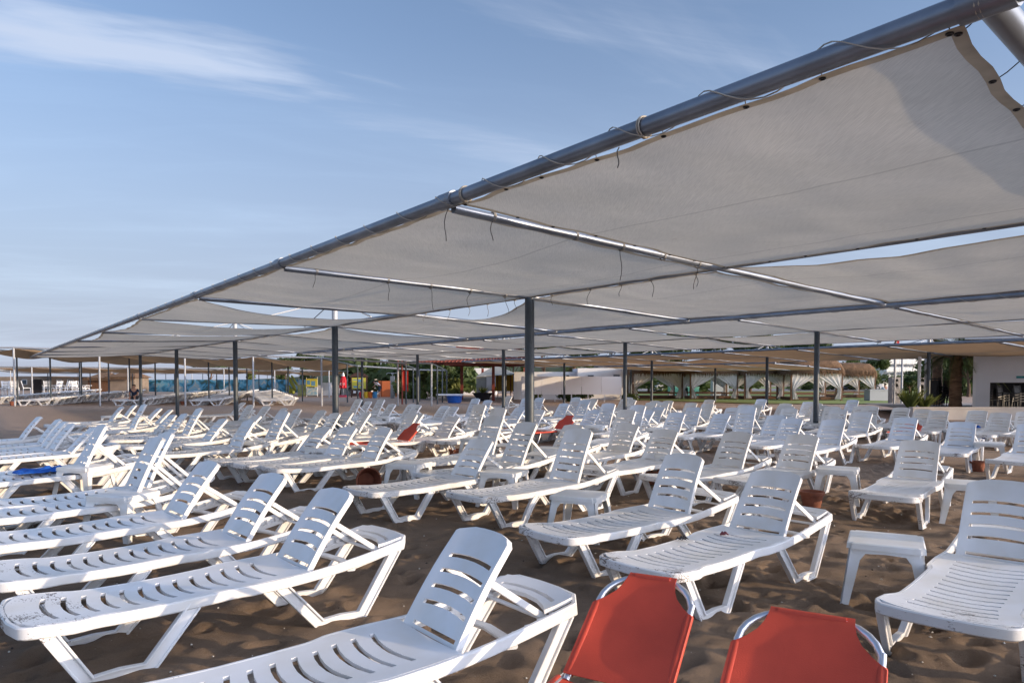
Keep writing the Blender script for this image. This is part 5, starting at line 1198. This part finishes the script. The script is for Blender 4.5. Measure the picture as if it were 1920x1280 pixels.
# stone pillars and white poles at the right
M_STONE = mat('rubble_stone', (.42, .38, .33), .9, color2=(.25, .23, .21), nscale=3.5, bump=.6, bscale=6)
for px, pw, top, Y, lab in ((1681, 15, 707, 38, 'stone clad gate pillar right of the last gazebo'), (1729, 8, 708, 40, 'second stone pillar partly hidden by the white pole')):
    P = at(px, 713, Y); w = pw / F * Y; t = thing('stone_pillar', lab, 'pillar', (P.x, Y, 0)); mb = MB(); mb.box(-w / 2, 0, 0, w / 2, w, at(px, top, Y).z); part('shaft', mb, M_STONE, t, smooth=False)
    rn = random.Random(px); 
    for k in range(26): 
        mb = MB() if k == 0 else mb; x, z, s = rn.uniform(-w / 2 + .06, w / 2 - .06), rn.uniform(.1, 1.5), rn.uniform(.06, .11); mb.box(x - s, -.02, z - s * .7, x + s * .8, .0 - .003 * (k % 3), z + s * .7)
    part('facing_stone', mb, M_STONE, t, smooth=False)
for px, top, bot, Y, r, lab in ((1723.5, 668, 765, 27, .055, 'tall white pole beside the agave'), (1691, 672, 760, 36, .05, 'thin grey pole right of the stone pillar'), (1677, 672, 765, 33, .04, 'thin grey pole in front of the stone pillar'), (1739, 664, 720, 31, .12, 'broad pale column behind the white pole')):
    P = at(px, 713, Y); mb = MB(); mb.tube([(0, 0, 0), (0, 0, at(px, top, Y).z)], r, 10); one('pole', mb, M_WHITEP if px > 1700 else M_ALUW, lab, 'pole', (P.x, Y, 0))
# garden details between the gazebos
for i, (px, py, w, h, c, lab) in enumerate([(1273, 741, 1.6, .9, (.12, .36, .26), 'green utility box on the lawn, left one'), (1297, 742, 1.3, .75, (.16, .42, .30), 'paler green utility box on the lawn'), (1352, 737, 1.4, 1.6, (.4, .42, .42), 'grey cabinet on the lawn behind the curtains'), (1662, 748, 2.2, .7, (.4, .42, .45), 'grey concrete bench on the lawn')]):
    P = at(px, 713, 62 if i < 3 else 48); t = thing('garden_box' if i < 3 else 'bench', lab, 'box' if i < 3 else 'bench', (P.x, P.y, .03)); mb = MB(); mb.box(-w / 2, 0, 0, w / 2, .8, h); part('body', mb, mat('box_%d' % i, c, .6), t, smooth=False); mb = MB(); mb.box(-w / 2 - .04, -.04, h, w / 2 + .04, .84, h + .06); part('lid', mb, mat('box_%d' % i, c, .6), t, smooth=False)
# cars parked by the road
def car(px, Y, color, label, rz=0):
    P = at(px, 713, Y); t = thing('parked_car', label, 'car', (P.x, Y, .05), rz, 'cars parked beyond the lawn'); mb = MB()
    prof = [(-2.1, .3), (-2.15, .65), (-1.95, .88), (-1.2, .98), (-.55, 1.42), (.75, 1.45), (1.55, 1.0), (2.1, .85), (2.15, .35), (1.9, .25), (-1.9, .25)]; n = len(prof)
    ys = (-.82, -.7, .7, .82); R = []
    for yi, y in enumerate(ys): R.append([mb.vert((x * (.98 if yi in (0, 3) else 1), y * (1 if z < 1 else .86), z * (.985 if yi in (0, 3) else 1))) for x, z in prof])
    for a, b in zip(R, R[1:]):
        for k in range(n): mb.face([a[k], b[k], b[(k + 1) % n], a[(k + 1) % n]])
    mb.face(R[0]); mb.face(R[-1][::-1]); part('body', mb, mat('car_' + label.split()[0], color, .25, spec=.6), t)
    mb = MB(); mb.slab([Vector((-1.0, -.835, 1.0)), Vector((-.52, -.745, 1.34)), Vector((.68, -.745, 1.36)), Vector((1.3, -.835, 1.02))], [[0, 3, 2, 1]], Vector((0, -.01, 0))); part('side_window', mb, M_GLASS, t, smooth=False)
    for x in (-1.35, 1.35):
        for y in (-.8, .8): mb = MB(); mb.tube([(x, y - .1, .32), (x, y + .1, .32)], .32, 16); wh = part('wheel', mb, M_DARK, t); mb = MB(); mb.tube([(x, y - .12, .32), (x, y + .12, .32)], .18, 12); part('rim', mb, M_ALUW, wh)
    for y in (-.6, .6): mb = MB(); mb.box(-2.17, y - .15, .62, -2.1, y + .15, .75); part('headlight', mb, M_WHITEP, t, smooth=False)
car(1262, 84, (.72, .73, .75), 'white car seen between the left gazebo posts'); car(1249, 92, (.05, .07, .12), 'dark car parked behind the white car')
car(1565, 104, (.07, .07, .09), 'black car at the left of the distant car row'); car(1583, 102, (.35, .37, .42), 'grey car in the distant car row'); car(1607, 103, (.25, .32, .45), 'bluish car in the distant car row'); car(1622, 100, (.65, .67, .7), 'silver car at the right of the distant car row')

# ------------------------------------------------------------------ beach section on the far left
def flat_row(px0, px1, py, n, dY, dx, label, seed):
    """n flat loungers one behind the other, lying across the view"""
    P, Q = on_z(px0, py, 0), on_z(px1, py, 0)
    for k in range(n):
        lab = 'flat white lounger, %s from the front in the %s' % (ORD[k], label)
        put_lounger((P.x + Q.x) / 2 - 0.95 + dx * k + .05 * ((k * 5) % 3 - 1), P.y + dY * k, radians(0 + ((k * 7 + seed) % 5 - 2) * .5), 'f', lab, 'flat loungers of the far left section', z=0.022 * k)
flat_row(35, 113, 759.5, 17, .62, -.02, 'leftmost far block', 1); flat_row(209, 294, 759.5, 17, .62, .0, 'block beside the seated man', 2)
flat_row(352, 436, 759.5, 17, .62, -.12, 'block behind the left posts', 3); flat_row(486, 566, 759.5, 17, .64, -.30, 'rightmost far block', 4); flat_row(-70, 16, 757, 17, .62, 0, 'block at the left picture edge', 5)
fx_ = [(-40, 652), (27, 651), (187, 657), (347, 664), (475, 667), (603, 671), (746, 680), (809, 681)]; YF = 38.5
def far_canopy(label, Y0, Y1, xs, zf, zb, m, poles, seedn, nr=3):
    t = thing('far_canopy_frame', label, 'canopy frame', (0, 0, 0))
    for a, b in ((Y0, zf), (Y1, zb)):
        mb = MB(); mb.tube([Vector((x, a, z)) for x, z in zip(xs, b)], .05, 8); part('long_pipe', mb, M_ALUW, t)
    for i, x in enumerate(xs):
        mb = MB(); mb.tube([Vector((x, Y0, zf[i])), Vector((x, Y1, zb[i]))], .04, 6); part('cross_pipe', mb, M_POST, t)
        for r in range(nr):
            q = r / (nr - 1); yy = Y0 + (Y1 - Y0) * q; zz = zf[i] + (zb[i] - zf[i]) * q; mb = MB(); mb.tube([(x, yy, 0), (x, yy, zz)], .05 if q == 0 else .045, 8); part('pole', mb, M_ALUW if q == 0 else M_POST, t)
    return t
xs1 = [at(px, 713, YF).x for px, _ in fx_]; zs1 = [at(px, py, YF).z for px, py in fx_]; zb1 = [z - .25 for z in zs1]
far_canopy('white poled canopy frame across the left background', YF, YF + 9, xs1, zs1, zb1, M_TAN, None, 1, 4)
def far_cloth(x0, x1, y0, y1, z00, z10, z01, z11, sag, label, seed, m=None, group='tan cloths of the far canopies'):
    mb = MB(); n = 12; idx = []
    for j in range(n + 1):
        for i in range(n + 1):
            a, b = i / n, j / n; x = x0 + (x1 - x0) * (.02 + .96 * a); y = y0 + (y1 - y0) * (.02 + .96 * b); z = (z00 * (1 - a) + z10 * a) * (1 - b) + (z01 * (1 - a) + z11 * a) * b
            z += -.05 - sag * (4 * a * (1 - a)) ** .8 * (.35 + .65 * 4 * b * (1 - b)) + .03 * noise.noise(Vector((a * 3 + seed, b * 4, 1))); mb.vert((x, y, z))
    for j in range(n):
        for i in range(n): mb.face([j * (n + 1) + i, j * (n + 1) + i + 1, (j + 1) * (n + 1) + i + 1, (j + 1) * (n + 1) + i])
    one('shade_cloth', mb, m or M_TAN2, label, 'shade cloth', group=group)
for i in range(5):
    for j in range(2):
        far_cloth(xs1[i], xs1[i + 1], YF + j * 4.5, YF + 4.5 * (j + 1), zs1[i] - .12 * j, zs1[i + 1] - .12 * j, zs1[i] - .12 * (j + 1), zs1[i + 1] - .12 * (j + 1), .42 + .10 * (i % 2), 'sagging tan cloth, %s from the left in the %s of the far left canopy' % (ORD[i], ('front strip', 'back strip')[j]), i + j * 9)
xs2 = [at(px, 713, 58).x for px in (-30, 60, 150, 240, 330, 420, 515, 617)]; z2 = [at(300, py, 58).z for py in (687, 687.5, 688, 689, 690, 691, 693, 694)]
far_canopy('low canopy frame further back across the left background', 58, 66, xs2, z2, z2, M_TAN, None, 2, 2)
for i in range(7): far_cloth(xs2[i], xs2[i + 1], 58, 66, z2[i], z2[i + 1], z2[i] - .1, z2[i + 1] - .1, .35, 'drooping tan cloth, %s from the left in the low back canopy' % ORD[i], i + 40)
xs3 = [at(px, 713, 90).x for px in (-40, 20, 90, 150, 210, 290, 360, 430)]
far_canopy('pale canopy frame in the far distance at the left', 90, 104, xs3, [3.0] * 8, [2.8] * 8, M_TAN, None, 3, 2)
for i in range(7): far_cloth(xs3[i], xs3[i + 1], 90, 104, 2.9, 2.9, 2.8, 2.8, .5, 'pale cloth, %s from the left in the most distant canopy' % ORD[i], i + 80, M_CLOTH)
# cafe chairs and tables, far left
TBW = None
for i, (px, Y) in enumerate([(5, 66), (14, 66), (50, 70), (92, 72), (106, 70), (118, 69), (135, 71), (146, 70), (158, 71), (28, 74)]):
    P = at(px, 713, Y); o = tag(link('cafe_chair', CHW, None, (P.x, Y, 0), i * 1.1), 'tiny white cafe chair, %s from the left in the far background' % ORD[sorted([5, 14, 50, 92, 106, 118, 135, 146, 158, 28]).index(px)], 'chair', 'cafe chairs far left'); o.scale = (1.5, 1.5, 1.5)
mbt = MB(); mbt.box(-.6, -.4, .7, .6, .4, .75); [mbt.box(x - .03, y - .03, 0, x + .03, y + .03, .7) for x in (-.5, .5) for y in (-.33, .33)]; TBM = mbt.mesh('cafe_table', M_WHITEP, smooth=False)
for i, px in enumerate((98, 128, 152)): P = at(px, 713, 73); o = tag(link('cafe_table', TBM, None, (P.x, 73, 0)), 'white cafe table, %s from the left in the far background' % ORD[i], 'table', 'cafe tables far left'); o.scale = (1.3, 1.3, 1.2)
P = at(70, 713, 62); mb = MB(); mb.box(-.35, 0, .1, .35, .06, 1.5); o = one('chalk_board', mb, M_DARK, 'black chalk board standing by the far cafe at the left', 'board', (P.x, 62, 0), smooth=False)
# straw hut behind the poster fence
for i, (a, b, top) in enumerate(((165, 205, 698), (206, 252, 695))):
    Y = 76; x0, x1 = at(a, 713, Y).x, at(b, 713, Y).x; H = at(a, top, Y).z; t = thing('straw_hut', ['straw roofed hut behind the printed fence, left one', 'straw roofed hut behind the printed fence, right one'][i], 'hut', (x0, Y, 0)); w = x1 - x0
    mb = MB(); mb.box(0, 0, 0, w, 3, H * .72); part('wall', mb, M_BROWNW if i else M_WOOD, t, smooth=False); mb = MB(); rn = random.Random(i)
    v = [mb.vert(p) for p in ((-.3, -.4, H * .7), (w + .3, -.4, H * .7), (w + .3, 3.4, H * .7), (-.3, 3.4, H * .7), (w * .3, 1.5, H), (w * .7, 1.5, H))]
    for q in ([0, 1, 5, 4], [1, 2, 5], [2, 3, 4, 5], [3, 0, 4]): mb.face([v[k] for k in q])
    for _ in range(300):
        x = rn.uniform(-.3, w + .3); mb.face([mb.vert((x - .03, -.4, H * .74)), mb.vert((x + .03, -.4, H * .74)), mb.vert((x + rn.uniform(-.1, .1), -.5, H * .6))])
    part('straw_roof', mb, M_THATCH, t, smooth=False)
for i, (a, b, Y, top) in enumerate(((95, 165, 96, 706), (30, 92, 104, 705), (-60, 28, 112, 706))):
    house(a, b, Y, top, ['low tan building behind the cafe chairs', 'low pale building at the far left', 'low building at the left picture edge'][i], [(a + 12, a + 20, 712, 720), (a + 32, a + 42, 712, 720)], None, 5, mw=M_BROWNW, name='low_building')
# far wooded rise
mb = MB(); n = 60; X0, X1 = -260, 420
for i in range(n + 1):
    x = X0 + (X1 - X0) * i / n; h = 7 + 4 * noise.noise(Vector((x * .012, 0, 2))) + 1.5 * noise.noise(Vector((x * .06, 3, 2)))
    h *= min(1, max(.15, (x + 120) / 120)); mb.vert((x, 210, 0)); mb.vert((x, 225, h * .8)); mb.vert((x, 250, h)); mb.vert((x, 300, 0))
for i in range(n):
    for q in range(3): mb.face([i * 4 + q, (i + 1) * 4 + q, (i + 1) * 4 + q + 1, i * 4 + q + 1])
o = link('hills', mb.mesh('hills', mat('wooded_rise', (0.05, 0.075, 0.035), .95, noise_amt=.5, nscale=.15, bump=1.0, bscale=.5))); o['kind'] = 'structure'

# ------------------------------------------------------------------ people
M_SKIN = mat('skin', (0.42, 0.22, 0.14), .6)
def skinned(name, joints, edges, radii, m, parent=None, sub=1):
    me = bpy.data.meshes.new(name); me.from_pydata(joints, edges, []); me.materials.append(m); o = link(name, me, parent)
    sk = o.modifiers.new('skin', 'SKIN'); sk.use_smooth_shade = True
    for v, r in zip(me.skin_vertices[0].data, radii): v.radius = (r, r)
    me.skin_vertices[0].data[0].use_root = True; s = o.modifiers.new('sub', 'SUBSURF'); s.levels = sub; s.render_levels = sub; return o
def person(loc, rz, label, pose, shirt, trousers, scale=1.0, hair=(.03, .02, .015), long_trousers=True):
    t = thing('person', label, 'person', loc, rz); t.scale = (scale,) * 3; J = pose
    names = ['pelvis', 'waist', 'chest', 'neck', 'head', 'crown', 'lsh', 'lel', 'lwr', 'lha', 'rsh', 'rel', 'rwr', 'rha', 'lhip', 'lkn', 'lan', 'lto', 'rhip', 'rkn', 'ran', 'rto']
    R = dict(pelvis=.13, waist=.125, chest=.14, neck=.055, head=.085, crown=.075, lsh=.06, lel=.042, lwr=.03, lha=.035, rsh=.06, rel=.042, rwr=.03, rha=.035, lhip=.095, lkn=.06, lan=.04, lto=.035, rhip=.095, rkn=.06, ran=.04, rto=.035)
    ix = {n: i for i, n in enumerate(names)}; E = [('pelvis', 'waist'), ('waist', 'chest'), ('chest', 'neck'), ('neck', 'head'), ('head', 'crown'), ('chest', 'lsh'), ('lsh', 'lel'), ('lel', 'lwr'), ('lwr', 'lha'), ('chest', 'rsh'), ('rsh', 'rel'), ('rel', 'rwr'), ('rwr', 'rha'), ('pelvis', 'lhip'), ('lhip', 'lkn'), ('lkn', 'lan'), ('lan', 'lto'), ('pelvis', 'rhip'), ('rhip', 'rkn'), ('rkn', 'ran'), ('ran', 'rto')]
    skinned('body', [J[n] for n in names], [(ix[a], ix[b]) for a, b in E], [R[n] for n in names], M_SKIN, t, 2)
    def cl(nm, ns, es, m, k): q = {n: i for i, n in enumerate(ns)}; skinned(nm, [J[n] if isinstance(n, str) and n in J else n for n in ns], [(q[a], q[b]) for a, b in es], [R.get(n, .06) + k for n in ns], m, t, 2)
    if shirt:
        Ve = lambda a, b, f: tuple(J[a][i] + (J[b][i] - J[a][i]) * f for i in range(3)); J['lsl'] = Ve('lsh', 'lel', .6); J['rsl'] = Ve('rsh', 'rel', .6); R['lsl'] = R['rsl'] = .055
        cl('shirt', ['pelvis', 'waist', 'chest', 'lsh', 'lsl', 'rsh', 'rsl'], [('pelvis', 'waist'), ('waist', 'chest'), ('chest', 'lsh'), ('lsh', 'lsl'), ('chest', 'rsh'), ('rsh', 'rsl')], mat('shirt_%d' % int(shirt[0] * 1000), shirt, .9), .018)
    if trousers:
        cl('trousers', ['pelvis', 'lhip', 'lkn', 'rhip', 'rkn'], [('pelvis', 'lhip'), ('lhip', 'lkn'), ('pelvis', 'rhip'), ('rhip', 'rkn')], mat('trousers_%d' % int(trousers[2] * 1000), trousers, .9), .02)
    c, h = Vector(J['crown']), Vector(J['head']); mb = MB(); bm = bmesh.new(); bmesh.ops.create_uvsphere(bm, u_segments=14, v_segments=9, radius=.098); me = bpy.data.meshes.new('hair'); bm.to_mesh(me); bm.free(); me.materials.append(mat('hair_%d' % int(hair[0] * 1000), hair, .9))
    up = (c - h).normalized(); o = link('hair', me, t); o.location = h + up * .05 + Vector((0, .022, 0)); o.scale = (.95, .95, .8)
    nm = MB(); f = h + Vector((0, -.09, 0)); nm.tube([f + Vector((0, 0, .03)), f + Vector((0, -.022, -.01)), f + Vector((0, 0, -.02))], [.006, .013, .008], 6); part('nose', nm, M_SKIN, t)
    return t
# facing -Y locally
STAND = dict(pelvis=(0, 0, .95), waist=(0, 0, 1.1), chest=(0, .01, 1.33), neck=(0, .01, 1.5), head=(0, -.01, 1.61), crown=(0, 0, 1.7), lsh=(.19, 0, 1.4), lel=(.25, .03, 1.12), lwr=(.24, -.08, .9), lha=(.23, -.1, .82), rsh=(-.19, 0, 1.4), rel=(-.25, .03, 1.12), rwr=(-.24, -.08, .9), rha=(-.23, -.1, .82),
             lhip=(.1, 0, .9), lkn=(.11, -.06, .5), lan=(.11, .03, .08), lto=(.12, -.13, .03), rhip=(-.1, 0, .9), rkn=(-.11, -.02, .5), ran=(-.11, .06, .08), rto=(-.12, -.1, .03))
BEND = dict(STAND); BEND.update(waist=(0, -.08, 1.1), chest=(0, -.28, 1.24), neck=(0, -.42, 1.31), head=(0, -.52, 1.34), crown=(0, -.6, 1.38), lsh=(.17, -.3, 1.28), lel=(.2, -.42, 1.02), lwr=(.12, -.56, .92), lha=(.1, -.62, .88), rsh=(-.17, -.3, 1.28), rel=(-.2, -.42, 1.02), rwr=(-.12, -.56, .92), rha=(-.1, -.62, .88))
SIT = dict(pelvis=(0, 0, .42), waist=(0, 0, .58), chest=(0, -.06, .80), neck=(0, -.08, .97), head=(0, -.11, 1.07), crown=(0, -.1, 1.16), lsh=(.19, -.06, .88), lel=(.24, -.18, .62), lwr=(.12, -.36, .52), lha=(.06, -.42, .5), rsh=(-.19, -.06, .88), rel=(-.24, -.18, .62), rwr=(-.12, -.36, .52), rha=(-.06, -.42, .5),
           lhip=(.1, -.02, .4), lkn=(.14, -.42, .45), lan=(.13, -.38, .08), lto=(.14, -.52, .03), rhip=(-.1, -.02, .4), rkn=(-.14, -.42, .45), ran=(-.13, -.38, .08), rto=(-.14, -.52, .03))
P = on_z(252, 758.5, 0); person((P.x, P.y + .05, -.02), 0.15, 'man in a dark tee shirt sitting on a flat lounger facing the camera', dict(SIT), (.012, .02, .045), (.05, .05, .06), 1.0)
P = on_z(712, 745.5, 0); person((P.x, P.y, 0), radians(-80), 'person in a white vest bending forward beside the bins', dict(BEND), (.7, .7, .7), (.04, .06, .09), .95)
P = on_z(842, 745, 0); person((P.x, P.y, 0), radians(-30), 'person in a white shirt standing before the dark bushes', dict(STAND), (.75, .75, .78), (.03, .03, .05), .86)
P = at(1661, 713, 52); person((P.x, P.y, .0), pi, 'person in a pale shirt sitting on the lawn bench', dict(SIT), (.5, .58, .7), (.03, .03, .03), 1.0)
P = at(1807, 713, 92); person((P.x, P.y, -.2), 0.2, 'distant person with dark shorts walking away beyond the palms', dict(STAND), None, (.1, .02, .02), .95)
P = at(1811.5, 713, 95); person((P.x, P.y, -.2), 0.1, 'distant person in white beyond the palms', dict(STAND), (.7, .68, .66), (.3, .3, .3), .9)
